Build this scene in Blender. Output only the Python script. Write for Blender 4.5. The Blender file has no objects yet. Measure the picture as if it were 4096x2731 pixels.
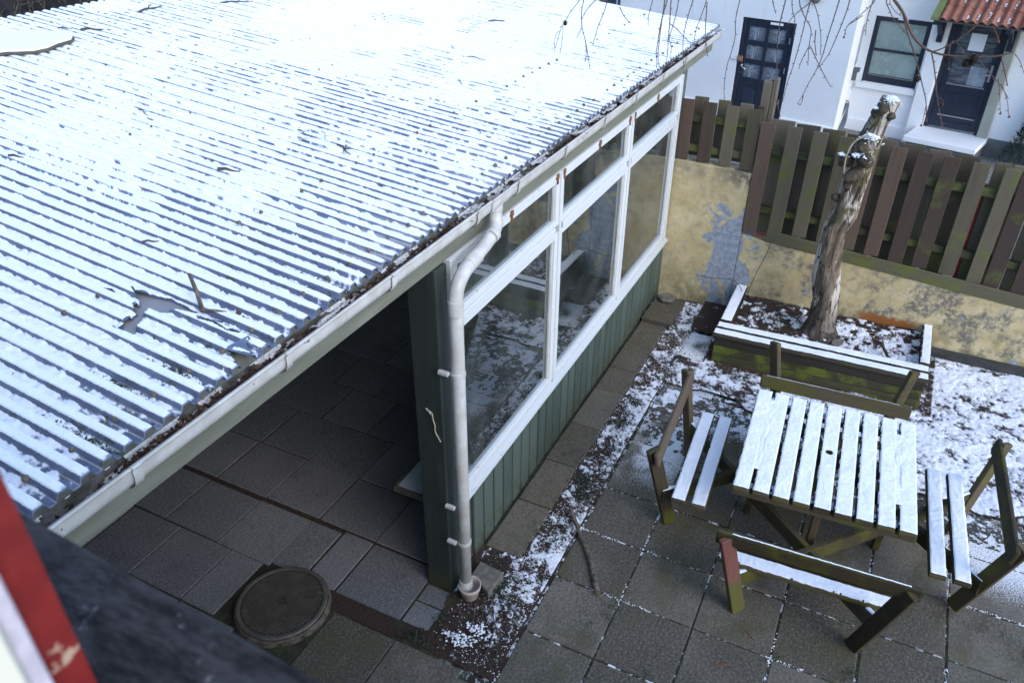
import bpy, bmesh, math, random
import numpy as np
from mathutils import Vector, Matrix
random.seed(7); rng = np.random.RandomState(11)
sc = bpy.context.scene
# ---------------------------------------------------------------- camera
cam_d = bpy.data.cameras.new('camera'); cam = bpy.data.objects.new('camera', cam_d)
sc.collection.objects.link(cam); sc.camera = cam
cam_d.sensor_width = 36; cam_d.lens = 27.367
cam_d.clip_start = 0.02; cam_d.clip_end = 500
cam.matrix_world = Matrix(((0.4437532, 0.47890691, -0.7574505, 0), (-0.89613183, 0.24237777, -0.37175364, 0),
                           (0.00555378, 0.84374237, 0.53671964, 4.37), (0, 0, 0, 1)))
cam_d.dof.use_dof = True; cam_d.dof.focus_distance = 4.6; cam_d.dof.aperture_fstop = 7.0
# ---------------------------------------------------------------- sky, sun, exposure
EL, AZ = 34, 208
w = bpy.data.worlds.new('World'); sc.world = w; w.use_nodes = True
nt = w.node_tree; bg = nt.nodes['Background']
sky = nt.nodes.new('ShaderNodeTexSky'); sky.sky_type = 'NISHITA'; sky.sun_disc = False
sky.sun_elevation = math.radians(EL); sky.sun_rotation = math.radians(AZ)
sky.air_density = 1.0; sky.dust_density = .8; sky.ozone_density = 2.5
nt.links.new(sky.outputs[0], bg.inputs[0]); bg.inputs[1].default_value = 0.15
sd = bpy.data.lights.new('sun', 'SUN'); sd.energy = 0.5; sd.angle = math.radians(40); sd.color = (1, .98, .95)
so = bpy.data.objects.new('sun', sd); sc.collection.objects.link(so)
_d = Vector((math.sin(math.radians(AZ))*math.cos(math.radians(EL)), math.cos(math.radians(AZ))*math.cos(math.radians(EL)), math.sin(math.radians(EL))))
so.rotation_euler = _d.to_track_quat('Z', 'Y').to_euler(); so.location = (0, 0, 12)
sc.view_settings.view_transform = 'Standard'; sc.view_settings.look = 'None'
sc.view_settings.gamma = 1; sc.view_settings.exposure = 1.5; sc.view_settings.use_curve_mapping = False

# ---------------------------------------------------------------- materials
class N:
    def __init__(s, name):
        s.m = bpy.data.materials.new(name); s.m.use_nodes = True; s.t = s.m.node_tree
        s.b = s.t.nodes['Principled BSDF']; s.out = s.t.nodes['Material Output']; s._p = None
    def n(s, k, **kw):
        x = s.t.nodes.new('ShaderNode'+k)
        for a, v in kw.items(): setattr(x, a, v)
        return x
    def l(s, a, b): s.t.links.new(a, b)
    def pos(s):
        if not s._p: s._p = s.n('NewGeometry')
        return s._p.outputs['Position']
    def vec(s, scale=(1, 1, 1), obj=False):
        m = s.n('Mapping'); m.inputs['Scale'].default_value = scale
        if obj:
            tc = s.n('TexCoord'); s.l(tc.outputs['Object'], m.inputs[0])
            oi = s.n('ObjectInfo'); mu = s.n('Math', operation='MULTIPLY'); s.l(oi.outputs['Random'], mu.inputs[0]); mu.inputs[1].default_value = 40
            cb = s.n('CombineXYZ')
            for i in range(3): s.l(mu.outputs[0], cb.inputs[i])
            s.l(cb.outputs[0], m.inputs['Location'])
        else: s.l(s.pos(), m.inputs[0])
        return m.outputs[0]
    def noise(s, sc_, det=4, rough=.6, vec=None, dist=0):
        x = s.n('TexNoise'); x.inputs['Scale'].default_value = sc_; x.inputs['Detail'].default_value = det
        x.inputs['Roughness'].default_value = rough; x.inputs['Distortion'].default_value = dist
        s.l(vec if vec is not None else s.pos(), x.inputs['Vector']); return x.outputs['Fac']
    def step(s, v, a, b, lo=0, hi=1):
        x = s.n('MapRange', interpolation_type='SMOOTHSTEP'); s.l(v, x.inputs[0])
        x.inputs[1].default_value = a; x.inputs[2].default_value = b; x.inputs[3].default_value = lo; x.inputs[4].default_value = hi
        return x.outputs[0]
    def ma(s, op, a, b=0.):
        x = s.n('Math', operation=op)
        for i, v in enumerate((a, b)):
            if isinstance(v, (int, float)): x.inputs[i].default_value = v
            else: s.l(v, x.inputs[i])
        return x.outputs[0]
    def mix(s, f, a, b):
        x = s.n('Mix', data_type='RGBA')
        if isinstance(f, (int, float)): x.inputs[0].default_value = f
        else: s.l(f, x.inputs[0])
        for i, v in ((6, a), (7, b)):
            if isinstance(v, tuple): x.inputs[i].default_value = (*v, 1)
            else: s.l(v, x.inputs[i])
        return x.outputs[2]
    def bump(s, h, st=.3, d=.01):
        x = s.n('Bump'); x.inputs['Strength'].default_value = st; x.inputs['Distance'].default_value = d
        s.l(h, x.inputs['Height']); s.l(x.outputs[0], s.b.inputs['Normal'])
    def rand(s): return s.n('ObjectInfo').outputs['Random']
    def col(s, c):
        if isinstance(c, tuple): s.b.inputs['Base Color'].default_value = (*c, 1)
        else: s.l(c, s.b.inputs['Base Color'])
    def rough(s, r):
        if isinstance(r, (int, float)): s.b.inputs['Roughness'].default_value = r
        else: s.l(r, s.b.inputs['Roughness'])
    def xyz(s):
        x = s.n('SeparateXYZ'); s.l(s.pos(), x.inputs[0]); return x.outputs

def m_plain(name, c, r=.6, var=.15, sc_=8, bump=.1, spec=.5, dark=None):
    n = N(name); f = n.step(n.noise(sc_, 6), .35, .7)
    d = dark or tuple(v*(1-var*2) for v in c)
    n.col(n.mix(f, d, c)); n.rough(r); n.b.inputs['Specular IOR Level'].default_value = spec
    if bump: n.bump(n.noise(sc_*8, 4), bump, .004)
    return n.m
def m_wood(name, c1, c2, moss=0., mosscol=(.10, .13, .02), axis=2, r=.8, tint=None):
    """weathered timber: grain stretched along axis, per-object tone, green algae"""
    n = N(name); s = [26, 26, 26]; s[axis] = 1.6
    g = n.noise(1, 6, .7, n.vec(tuple(s), True)); big = n.noise(2.2, 3, .5, n.vec((1, 1, 1), True))
    rd = n.rand(); f = n.ma('ADD', n.ma('MULTIPLY', g, .55), n.ma('MULTIPLY', rd, .5))
    c = n.mix(n.step(f, .3, .75), c1, c2)
    c = n.mix(n.ma('MULTIPLY', n.step(g, .55, .72), .5), c, tuple(v*.35 for v in c1))
    if moss:
        mz = n.noise(3.5, 5, .65, n.vec((1, 1, 1), True), .4)
        c = n.mix(n.ma('MULTIPLY', n.step(mz, .62-.25*moss, .8-.25*moss), min(1, .5+moss*.5)), c, mosscol)
    n.col(c); n.rough(r); n.b.inputs['Specular IOR Level'].default_value = .3
    n.bump(g, .35, .003); return n.m
def snow_mat(name, dirt=.0, dirtcol=(.06, .035, .02)):
    n = N(name); f = n.noise(60, 6, .7); c = n.mix(n.step(f, .3, .6), (.80, .83, .87), (.88, .90, .93))
    if dirt:
        c = n.mix(n.ma('MULTIPLY', n.step(n.noise(90, 5, .75), .62-.2*dirt, .70-.2*dirt), .9), c, dirtcol)
    n.col(c); n.rough(.75); n.b.inputs['Specular IOR Level'].default_value = .25
    n.bump(n.noise(170, 4, .7), .5, .006); return n.m

M = {}
M['snow'] = snow_mat('snow')
def soft_snow(name, under, lo, hi, ns, amp, base=(.84, .865, .90)):
    n = N(name); at_ = n.n('Attribute'); at_.attribute_name = 'thick'; gr = n.noise(ns, 6, .8); gr2 = n.noise(ns*.25, 5, .7)
    v = n.ma('ADD', at_.outputs['Fac'], n.ma('MULTIPLY', n.ma('SUBTRACT', n.ma('ADD', n.ma('MULTIPLY', gr, .6), n.ma('MULTIPLY', gr2, .4)), .5), amp))
    f = n.step(v, lo, hi)
    if callable(under): u = under(n)
    else: u = under
    n.col(n.mix(f, u, n.mix(n.noise(60, 4), base, (.87, .895, .93)))); n.rough(n.step(f, 0, 1, .45, .8)); n.b.inputs['Specular IOR Level'].default_value = .3
    n.bump(n.ma('ADD', n.noise(170, 4, .7), n.ma('MULTIPLY', f, .8)), .5, .005); return n.m
def sheet_col(n):
    f = n.noise(5, 5, .6, n.vec((6, 1, 1))); c = n.mix(n.step(f, .35, .7), (.095, .12, .18), (.145, .18, .26))
    s = n.xyz(); edge = n.step(s[1], 1.95, 2.9, .9, .15)
    return n.mix(n.ma('MULTIPLY', n.step(n.noise(9, 6, .7, n.vec((2.2, 1, 1))), .54, .66), edge), c, (.05, .055, .02))
def soil_col(n):
    b = n.noise(70, 6, .8); return n.mix(n.step(b, .4, .65), (.022, .013, .009), (.075, .042, .028))
def slab_col(n):
    b = n.noise(45, 6, .8); return n.mix(n.step(b, .4, .65), (.05, .045, .034), (.09, .08, .062))
M['roof_snow'] = soft_snow('roof_snow', sheet_col, -.0004, .0036, 130, .0070)
M['soil_snow'] = soft_snow('soil_snow', soil_col, .0015, .0070, 120, .024, (.70, .72, .78))
M['ground_snow'] = soft_snow('ground_snow', soil_col, -.001, .0075, 190, .013, (.70, .72, .78))
M['slab_snow'] = soft_snow('slab_snow', slab_col, .0020, .0075, 130, .026, (.62, .65, .71))
M['snow_dirty'] = snow_mat('snow_dirty', .35)
M['snow_thin'] = snow_mat('snow_thin', .42, (.07, .06, .05))
# roof sheet: blue grey pvc with algae in the valleys
n = N('roof_sheet'); f = n.noise(5, 5, .6, n.vec((6, 1, 1)))
c = n.mix(n.step(f, .35, .7), (.095, .12, .18), (.145, .18, .26))
sx = n.xyz(); edge = n.step(sx[1], 1.95, 2.9, 1, .25)
mo = n.ma('MULTIPLY', n.step(n.noise(9, 6, .7, n.vec((2.2, 1, 1))), .54, .66), edge)
c = n.mix(mo, c, (.055, .06, .018)); n.col(c); n.rough(.38); n.bump(n.noise(40, 3), .1, .004); M['sheet'] = n.m
M['sheet_under'] = m_plain('sheet_underside', (.10, .10, .10), .7)
M['hole_board'] = m_plain('grey_underlay', (.27, .275, .285), .8, .05, 4, .05)
M['gutter'] = m_plain('gutter_pvc', (.60, .60, .585), .35, .12, 9, .03, dark=(.47, .455, .42))
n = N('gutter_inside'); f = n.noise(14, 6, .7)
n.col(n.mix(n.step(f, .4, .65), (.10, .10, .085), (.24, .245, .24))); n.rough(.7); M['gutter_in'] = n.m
n = N('flashing'); f = n.noise(9, 6, .7); c = n.mix(n.step(f, .35, .6), (.13, .13, .105), (.21, .215, .20))
c = n.mix(n.step(n.noise(5, 5, .7), .55, .7), c, (.10, .11, .04)); n.col(c); n.rough(.7); M['flashing'] = n.m
n = N('fascia_paint'); f = n.noise(6, 6, .6, n.vec((.5, 1, 3)))
n.col(n.mix(n.step(f, .4, .7), (.155, .160, .122), (.205, .21, .165))); n.rough(.55); n.bump(n.noise(30, 3), .1, .003); M['fascia'] = n.m
n = N('green_paint'); g = n.noise(1, 5, .6, n.vec((30, 30, 2))); rd = n.rand()
c = n.mix(n.step(n.ma('ADD', g, n.ma('MULTIPLY', rd, .3)), .35, .8), (.040, .062, .050), (.078, .106, .086))
sx = n.xyz(); lo = n.step(sx[2], .02, .3, 1, 0)
c = n.mix(n.ma('MULTIPLY', lo, n.step(n.noise(14, 5), .45, .6)), c, (.05, .06, .03)); n.col(c); n.rough(.6); n.bump(g, .2, .003); M['green'] = n.m
n = N('dark_green_post'); g = n.noise(1, 5, .6, n.vec((30, 30, 2)))
c = n.mix(n.step(g, .4, .8), (.022, .030, .025), (.040, .052, .043)); sx = n.xyz()
c = n.mix(n.ma('MULTIPLY', n.step(sx[2], .0, .25, 1, 0), .8), c, (.05, .06, .025)); n.col(c); n.rough(.65); n.bump(g, .2, .003); M['post'] = n.m
n = N('white_paint'); f = n.noise(18, 6, .7, n.vec((1, 1, 1)))
c = n.mix(n.step(f, .62, .68), (.60, .62, .63), (.36, .34, .29)); n.col(c); n.rough(.45); n.bump(n.noise(25, 4), .12, .003); M['white'] = n.m
n = N('white_sill_paint'); f = n.noise(38, 7, .8, n.vec((.5, 2, 1)))
c = n.mix(n.step(f, .60, .64), (.52, .54, .54), (.22, .205, .175)); n.col(c); n.rough(.6); n.bump(f, .3, .004); M['sill'] = n.m
M['rust'] = m_plain('rust', (.22, .09, .03), .8)
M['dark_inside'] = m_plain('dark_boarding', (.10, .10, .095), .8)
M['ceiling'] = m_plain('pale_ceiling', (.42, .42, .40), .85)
# glass
n = N('window_glass'); t = n.n('BsdfTransparent'); t.inputs[0].default_value = (.62, .68, .67, 1)
g = n.n('BsdfGlossy'); g.inputs['Roughness'].default_value = .015; g.inputs[0].default_value = (.95, .98, 1, 1)
fr = n.n('Fresnel'); fr.inputs[0].default_value = 1.62; mx = n.n('MixShader')
n.l(n.ma('ADD', n.ma('MULTIPLY', fr.outputs[0], 1.5), .03), mx.inputs[0]); n.l(t.outputs[0], mx.inputs[1]); n.l(g.outputs[0], mx.inputs[2])
df = n.n('BsdfDiffuse'); df.inputs[0].default_value = (.35, .38, .36, 1); m2 = n.n('MixShader')
n.l(n.ma('ADD', n.ma('MULTIPLY', n.step(n.noise(3, 5, .6), .35, .75), .09), .02), m2.inputs[0]); n.l(mx.outputs[0], m2.inputs[1]); n.l(df.outputs[0], m2.inputs[2])
bp = n.n('Bump'); bp.inputs['Strength'].default_value = .02; bp.inputs['Distance'].default_value = .02; n.l(n.noise(1.2, 1), bp.inputs['Height']); n.l(bp.outputs[0], g.inputs['Normal'])
n.l(m2.outputs[0], n.out.inputs[0]); M['glass'] = n.m
# paving
def m_slab(name, c1, c2, moss, dust, wet=.0):
    n = N(name); a = n.noise(1.9, 6, .7); b = n.noise(60, 7, .8); rd = n.rand()
    f = n.ma('ADD', n.ma('MULTIPLY', a, .7), n.ma('MULTIPLY', rd, .35))
    c = n.mix(n.step(f, .38, .72), c1, c2)
    c = n.mix(n.ma('MULTIPLY', n.step(n.noise(4.5, 5, .7), .55, .66), .45), c, tuple(v*.55 for v in c1))
    c = n.mix(n.ma('MULTIPLY', n.step(b, .47, .62), .55), c, tuple(v*1.75 for v in c2))
    c = n.mix(n.ma('MULTIPLY', n.step(b, .5, .36), .55), c, tuple(v*.5 for v in c1))
    if moss: c = n.mix(n.ma('MULTIPLY', n.step(n.noise(2.3, 6, .65), .48, .68), moss), c, (.075, .072, .03))
    c = n.mix(n.ma('MULTIPLY', n.step(n.noise(7, 5, .7, n.vec((1, 1, 1), True)), .62, .74), .4), c, (.19, .18, .16))
    if dust:
        s = n.xyz()
        box = n.ma('MULTIPLY', n.ma('MULTIPLY', n.step(s[0], 3.6, 4.1), n.step(s[0], 5.75, 5.5)), n.ma('MULTIPLY', n.step(s[1], -1.15, -.95), n.step(s[1], 1.0, .72)))
        reg = n.ma('MULTIPLY', n.step(s[0], 4.45, 5.1), n.ma('SUBTRACT', 1, box)); reg = n.ma('MULTIPLY', reg, n.step(s[1], 1.5, 1.35))
        reg = n.ma('MULTIPLY', reg, n.step(n.noise(1.9, 3), .33, .5, .25, 1))
        d = n.ma('MULTIPLY', n.step(n.ma('ADD', n.noise(110, 5, .8), n.ma('MULTIPLY', reg, .2)), .60, .70), n.step(reg, .05, .3))
        c = n.mix(d, c, (.78, .81, .85))
    n.col(c); n.rough(n.step(a, .3, .7, .62, .85)); n.b.inputs['Specular IOR Level'].default_value = .35
    n.bump(n.ma('ADD', b, n.ma('MULTIPLY', n.noise(12, 4), .6)), .35, .004); return n.m
M['slab'] = m_slab('yard_concrete', (.070, .062, .047), (.150, .134, .106), .6, 1)
M['slab_in'] = m_slab('shed_concrete', (.118, .117, .120), (.170, .165, .166), .0, 0)
M['slab_path'] = m_slab('path_concrete', (.085, .073, .052), (.125, .108, .080), .35, 0)
n = N('joint_fill'); s = n.xyz(); sn = n.ma('MULTIPLY', n.step(n.noise(11, 5, .75), .52, .58), n.ma('MULTIPLY', n.step(s[1], 1.9, 1.3), n.step(n.noise(.9, 2), .42, .5, .55, 1)))
c = n.mix(n.step(n.noise(6, 5), .45, .6), (.028, .02, .013), (.04, .045, .02)); c = n.mix(sn, c, (.78, .81, .86)); n.col(c); n.rough(.9); n.bump(n.noise(80, 4), .5, .005); M['joint'] = n.m
n = N('soil'); b = n.noise(70, 6, .8); c = n.mix(n.step(b, .4, .65), (.022, .013, .009), (.075, .042, .028)); c = n.mix(n.step(n.noise(5, 5), .55, .65), c, (.035, .04, .018)); n.col(c); n.rough(.95); n.bump(b, .8, .012); M['soil'] = n.m
n = N('gravel'); b = n.noise(40, 6, .8); c = n.mix(n.step(b, .4, .6), (.08, .078, .07), (.30, .29, .27)); n.col(c); n.rough(.9); n.bump(b, .7, .02); M['gravel'] = n.m
M['cement'] = m_plain('cement_plinth', (.05, .052, .05), .85, .2, 9)
M['iron_dark'] = m_plain('cast_iron_recess', (.052, .045, .036), .8)
M['iron'] = m_plain('cast_iron', (.125, .108, .085), .55, .2, 12, .3)
M['collar'] = m_plain('mossy_concrete_collar', (.14, .115, .085), .9, .3, 20, .4)
M['blockc'] = m_plain('pale_concrete', (.19, .175, .14), .9, .2, 20, .4)
# yellow peeling render
n = N('yellow_render'); s = n.xyz(); a = n.noise(1.7, 6, .7, n.vec((1, 1, 1)), .3); st = n.noise(1, 5, .6, n.vec((1, 5, .8)))
c = n.mix(n.step(n.noise(4, 6, .7), .4, .65), (.50, .395, .205), (.60, .50, .30))
c = n.mix(n.ma('MULTIPLY', n.step(n.noise(11, 6, .75), .5, .62), .55), c, (.30, .27, .19))
lowg = n.step(s[2], .55, .0, 0, .55); c = n.mix(n.ma('MULTIPLY', n.step(n.noise(6, 6, .7), .42, .6), n.ma('ADD', lowg, .12)), c, (.17, .15, .04))
gr = n.ma('MULTIPLY', n.step(n.noise(3.1, 6, .7), .47, .60), n.step(n.noise(25, 5, .8), .38, .55)); right = n.step(s[1], 1.15, .6, .15, .95); c = n.mix(n.ma('MULTIPLY', gr, right), c, (.13, .125, .11))
topd = n.ma('MULTIPLY', n.step(n.ma('SUBTRACT', s[2], n.ma('MULTIPLY', s[1], .03)), 1.25, 1.5), n.step(s[1], 1.15, 1.6, 1, .35)); c = n.mix(n.ma('MULTIPLY', topd, n.step(n.noise(9, 6, .7), .35, .55)), c, (.10, .095, .08))
# peeled patches showing blue-grey undercoat, densest near the step of the wall
dy = n.ma('ABSOLUTE', n.ma('SUBTRACT', s[1], 1.27)); zone = n.ma('MULTIPLY', n.step(dy, .42, .05), n.step(s[2], 1.5, .9))
z2 = n.ma('MULTIPLY', n.step(n.ma('ABSOLUTE', n.ma('SUBTRACT', s[1], .45)), .3, .05), .35)
pe = n.step(n.ma('ADD', n.noise(4.2, 7, .62, None, .5), n.ma('MULTIPLY', n.ma('MAXIMUM', zone, z2), .27)), .655, .665)
c = n.mix(pe, c, n.mix(n.step(n.noise(20, 5), .4, .6), (.22, .25, .29), (.31, .35, .41)))
ru = n.ma('MULTIPLY', n.step(n.ma('ABSOLUTE', n.ma('SUBTRACT', s[1], -.42)), .34, .2), n.step(n.ma('ADD', s[2], n.ma('MULTIPLY', n.noise(14, 4), .12)), .42, .36)); c = n.mix(ru, c, (.28, .10, .02))
n.col(c); n.rough(.9); n.bump(n.ma('SUBTRACT', n.noise(30, 5), n.ma('MULTIPLY', pe, .8)), .4, .006); M['yellow'] = n.m
M['fence_g'] = m_wood('fence_green_grey', (.056, .047, .030), (.125, .106, .072), .45)
M['fence_r'] = m_wood('fence_red_brown', (.050, .034, .026), (.112, .076, .056), .25)
M['fence_h'] = m_wood('fence_rail_mossy', (.05, .045, .025), (.11, .10, .06), .7, (.11, .125, .025), 1)
M['fence_back'] = m_wood('fence_dark', (.07, .058, .042), (.15, .125, .09), .4)
M['old_post'] = m_wood('old_post', (.06, .045, .035), (.14, .12, .09), .1)
M['red_post'] = m_plain('red_paint_post', (.28, .03, .03), .6)
M['bench'] = m_wood('bench_timber', (.042, .034, .018), (.095, .078, .045), .65, (.085, .085, .012), 0)
M['bench_z'] = m_wood('bench_leg_timber', (.045, .034, .020), (.10, .075, .045), .55, (.10, .105, .012), 2)
M['bench_red'] = m_wood('bench_red_timber', (.10, .035, .03), (.21, .09, .075), .3, (.11, .115, .012), 2)
_m = M['bench_red'].node_tree; _g = _m.nodes.new('ShaderNodeNewGeometry'); _s = _m.nodes.new('ShaderNodeSeparateXYZ'); _r = _m.nodes.new('ShaderNodeMapRange'); _x = _m.nodes.new('ShaderNodeMix'); _x.data_type = 'RGBA'
_m.links.new(_g.outputs['Position'], _s.inputs[0]); _m.links.new(_s.outputs[2], _r.inputs[0]); _r.inputs[1].default_value = .30; _r.inputs[2].default_value = .36
_b = _m.nodes['Principled BSDF']; _o = _b.inputs['Base Color'].links[0].from_socket; _m.links.new(_r.outputs[0], _x.inputs[0]); _x.inputs[6].default_value = (.105, .10, .03, 1); _m.links.new(_o, _x.inputs[7]); _m.links.new(_x.outputs[2], _b.inputs['Base Color'])
M['bench_dry'] = m_wood('bench_dry_timber', (.075, .055, .038), (.15, .115, .08), .1, (.1, .1, .02), 0)
M['planter'] = m_wood('planter_timber', (.022, .018, .014), (.05, .042, .03), .25, (.12, .16, .015), 1)
M['planter_m'] = m_wood('planter_mossy', (.032, .03, .016), (.07, .065, .03), .75, (.10, .125, .018), 1)
# tree stump bark / bare wood
n = N('dead_trunk'); s = n.xyz(); g = n.noise(1, 6, .7, n.vec((14, 14, 2.2)), .6); c = n.mix(n.step(g, .35, .65), (.065, .045, .03), (.22, .17, .12))
c = n.mix(n.step(n.noise(1, 4, .6, n.vec((7, 7, 1.1)), .8), .50, .56), c, (.50, .45, .38)); c = n.mix(n.ma('MULTIPLY', n.step(n.noise(6, 5), .5, .65), n.step(s[2], 1.2, 1.6)), c, (.09, .08, .02))
c = n.mix(n.step(s[2], .75, .35, 0, .75), c, (.05, .035, .025)); vo = n.n('TexVoronoi', feature='DISTANCE_TO_EDGE'); vo.inputs['Scale'].default_value = 1; n.l(n.vec((22, 22, 3.0)), vo.inputs['Vector']); ck = n.step(vo.outputs['Distance'], .0, .07, 1, 0); ck = n.ma('MULTIPLY', ck, n.step(n.noise(7, 4), .42, .55)); c = n.mix(ck, c, (.02, .014, .01)); n.col(c); n.rough(.85); n.bump(n.ma('SUBTRACT', n.ma('ADD', g, n.ma('MULTIPLY', n.noise(60, 5, .7), .4)), n.ma('MULTIPLY', ck, .9)), .9, .02); M['trunk'] = n.m
M['trunk_top'] = m_plain('cut_wood', (.13, .10, .065), .9, .3, 20, .4)
M['stub'] = m_plain('knobbly_bark', (.10, .08, .05), .95, .35, 25, .8)
M['wire'] = m_plain('pale_wire', (.35, .30, .22), .7)
# house
n = N('white_wall'); c = n.mix(n.step(n.noise(1.2, 5, .6), .35, .7), (.76, .775, .79), (.83, .84, .85)); c = n.mix(n.ma('MULTIPLY', n.step(n.noise(1, 6, .7, n.vec((3, 3, .5))), .55, .7), .25), c, (.55, .55, .53)); n.col(c); n.rough(.85); n.bump(n.noise(20, 4), .15, .006); M['wall'] = n.m
M['wall_g'] = m_plain('greenish_jamb', (.34, .355, .31), .85, .1, 2)
M['navy'] = m_plain('navy_paint', (.016, .024, .045), .4, .1, 6, .05)
M['navy_d'] = m_plain('navy_panel', (.022, .033, .062), .45, .1, 6, .05)
M['cgrey'] = m_plain('grey_plinth', (.13, .14, .145), .9, .15, 4)
M['steel'] = m_plain('steel', (.55, .56, .58), .3, .05, 10, 0); M['steel'].node_tree.nodes['Principled BSDF'].inputs['Metallic'].default_value = .8
M['copper'] = m_plain('lock_box_brown', (.35, .15, .07), .6)
M['paper'] = m_plain('white_paper', (.80, .84, .88), .8, .02, 2, 0)
M['hose'] = m_plain('grey_hose', (.14, .17, .20), .6)
n = N('lace_curtain'); v = n.n('TexVoronoi'); v.inputs['Scale'].default_value = 9; n.l(n.pos(), v.inputs['Vector'])
c = n.mix(n.step(v.outputs['Distance'], .2, .5), (.34, .40, .37), (.25, .32, .30)); n.col(n.mix(n.step(n.noise(3, 4), .4, .6), c, (.30, .37, .36))); n.rough(.8); M['lace'] = n.m
n = N('dark_room_glass'); c = n.mix(n.step(n.noise(4, 5, .6, n.vec((1, 1, 5))), .4, .6), (.045, .055, .07), (.12, .14, .17)); n.col(c); n.rough(.12); n.b.inputs['Specular IOR Level'].default_value = .6; M['dglass'] = n.m
M['pane_grey'] = m_plain('door_pane_grey', (.13, .155, .19), .2, .1, 3, 0)
M['pane_low'] = m_plain('door_pane_pale', (.34, .39, .45), .2, .2, 5, 0)
M['branch_print'] = m_plain('pale_branch_print', (.50, .56, .63), .6, .03, 5, 0)
n = N('clay_tile'); rd = n.rand(); c = n.mix(rd, (.29, .11, .075), (.42, .175, .12)); c = n.mix(n.ma('MULTIPLY', n.step(n.noise(9, 5), .45, .65), .5), c, (.14, .06, .05)); n.col(c); n.rough(.7); M['tile'] = n.m
M['barge'] = m_plain('barge_olive', (.19, .22, .08), .7, .1, 5)
# vegetation and litter
M['needle'] = m_plain('conifer_green', (.028, .062, .045), .8, .3, 20, 0)
M['weed'] = m_plain('weed_green', (.045, .085, .02), .7, .3, 30, 0)
M['weed_d'] = m_plain('weed_dark_green', (.018, .040, .014), .7, .3, 30, 0)
M['grass'] = m_plain('dry_grass', (.22, .18, .10), .8, .3, 30, 0)
M['leaf'] = m_plain('dead_leaf', (.075, .035, .02), .8, .4, 40, 0)
M['leaf2'] = m_plain('brown_leaf', (.16, .09, .05), .8, .3, 40, 0)
M['twig'] = m_plain('twig_grey', (.11, .09, .07), .85, .3, 30, 0)
M['stick'] = m_plain('stick_bark', (.20, .155, .11), .85, .35, 30, .4)
M['larch'] = m_plain('larch_twig', (.115, .07, .05), .8, .2, 30, 0)
M['larch_r'] = m_plain('larch_bud', (.16, .045, .025), .8, .2, 30, 0)
M['cone'] = m_plain('larch_cone', (.075, .04, .025), .85, .3, 60, 0)
M['cap'] = m_plain('screw_cap', (.18, .14, .10), .8, .3, 60, .2)
M['brush'] = m_plain('bramble_stem', (.10, .095, .06), .85, .4, 30, 0)
M['brush_bg'] = m_plain('dark_undergrowth', (.022, .018, .018), .95, .4, 3, .5)
M['pot'] = m_plain('faded_clay_pot', (.50, .42, .37), .7, .12, 12, .05)
M['string'] = m_plain('frayed_string', (.45, .42, .34), .9)
M['counter'] = m_plain('pale_blue_laminate', (.38, .44, .47), .4, .08, 3, 0)
M['ply'] = m_plain('worn_edge_timber', (.10, .085, .06), .8)
# own house at the window
M['ledge'] = None
n = N('weathered_lead_sill'); f = n.noise(20, 8, .8, n.vec((2.2, .6, 1))); c = n.mix(n.step(f, .38, .62), (.010, .0095, .010), (.052, .048, .050)); c = n.mix(n.step(n.noise(26, 6, .75), .62, .68), c, (.17, .16, .165)); n.col(c); n.rough(.85); n.b.inputs['Specular IOR Level'].default_value = .12; n.bump(f, .5, .004); M['ledge'] = n.m
n = N('red_frame_paint'); f = n.noise(22, 4, .6); s = n.xyz(); c = n.mix(n.step(n.noise(30, 5), .3, .7), (.13, .010, .010), (.18, .016, .015)); c = n.mix(n.step(f, .60, .63), c, (.38, .27, .2)); n.col(c); n.rough(.45); n.bump(f, .5, .003); M['redf'] = n.m
M['whitef'] = m_plain('white_bead', (.60, .56, .64), .5, .15, 40, .2)
M['creamf'] = m_plain('cream_frame', (.70, .68, .58), .5, .05, 10, 0)
M['brick'] = m_plain('plain_render', (.70, .68, .62), .9, .2, 5)

# ---------------------------------------------------------------- helpers
C = sc.collection
MW = {}
def tag(o, label=None, cat=None, group=None, kind=None):
    if label: o['label'] = label
    if cat: o['category'] = cat
    if group: o['group'] = group
    if kind: o['kind'] = kind
    return o
def thing(name, loc=(0, 0, 0), label=None, cat=None, group=None, kind=None, mat=None):
    o = bpy.data.objects.new(name, None); C.objects.link(o); o.empty_display_size = .1
    m = mat if mat is not None else Matrix.Translation(loc)
    o.matrix_world = m; MW[o.name] = m.copy(); tag(o, label, cat, group, kind); return o
def mwof(p): return MW.get(p.name, Matrix.Identity(4)) if p is not None else Matrix.Identity(4)
def link(name, mesh, mat, parent=None, kind=None, mw=None):
    o = bpy.data.objects.new(name, mesh); C.objects.link(o)
    if mat is not None and not mesh.materials: mesh.materials.append(mat)
    if parent is not None: o.parent = parent
    if kind: o['kind'] = kind
    base = mwof(parent)
    if mw is not None: o.matrix_local = mw; base = base @ mw
    MW[o.name] = base.copy(); return o
def piece(name, mesh, parent, loc, rot=(0, 0, 0), mat=None, scale=(1, 1, 1)):
    """an alike piece placed in its parent's local space, sharing mesh data"""
    o = bpy.data.objects.new(name, mesh); C.objects.link(o)
    if parent is not None: o.parent = parent
    o.location = loc; o.rotation_euler = rot; o.scale = scale
    if mat is not None:
        if not mesh.materials: mesh.materials.append(None)
        o.material_slots[0].link = 'OBJECT'; o.material_slots[0].material = mat
    MW[o.name] = mwof(parent) @ Matrix.LocRotScale(Vector(loc), o.rotation_euler, Vector(scale)); return o
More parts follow.
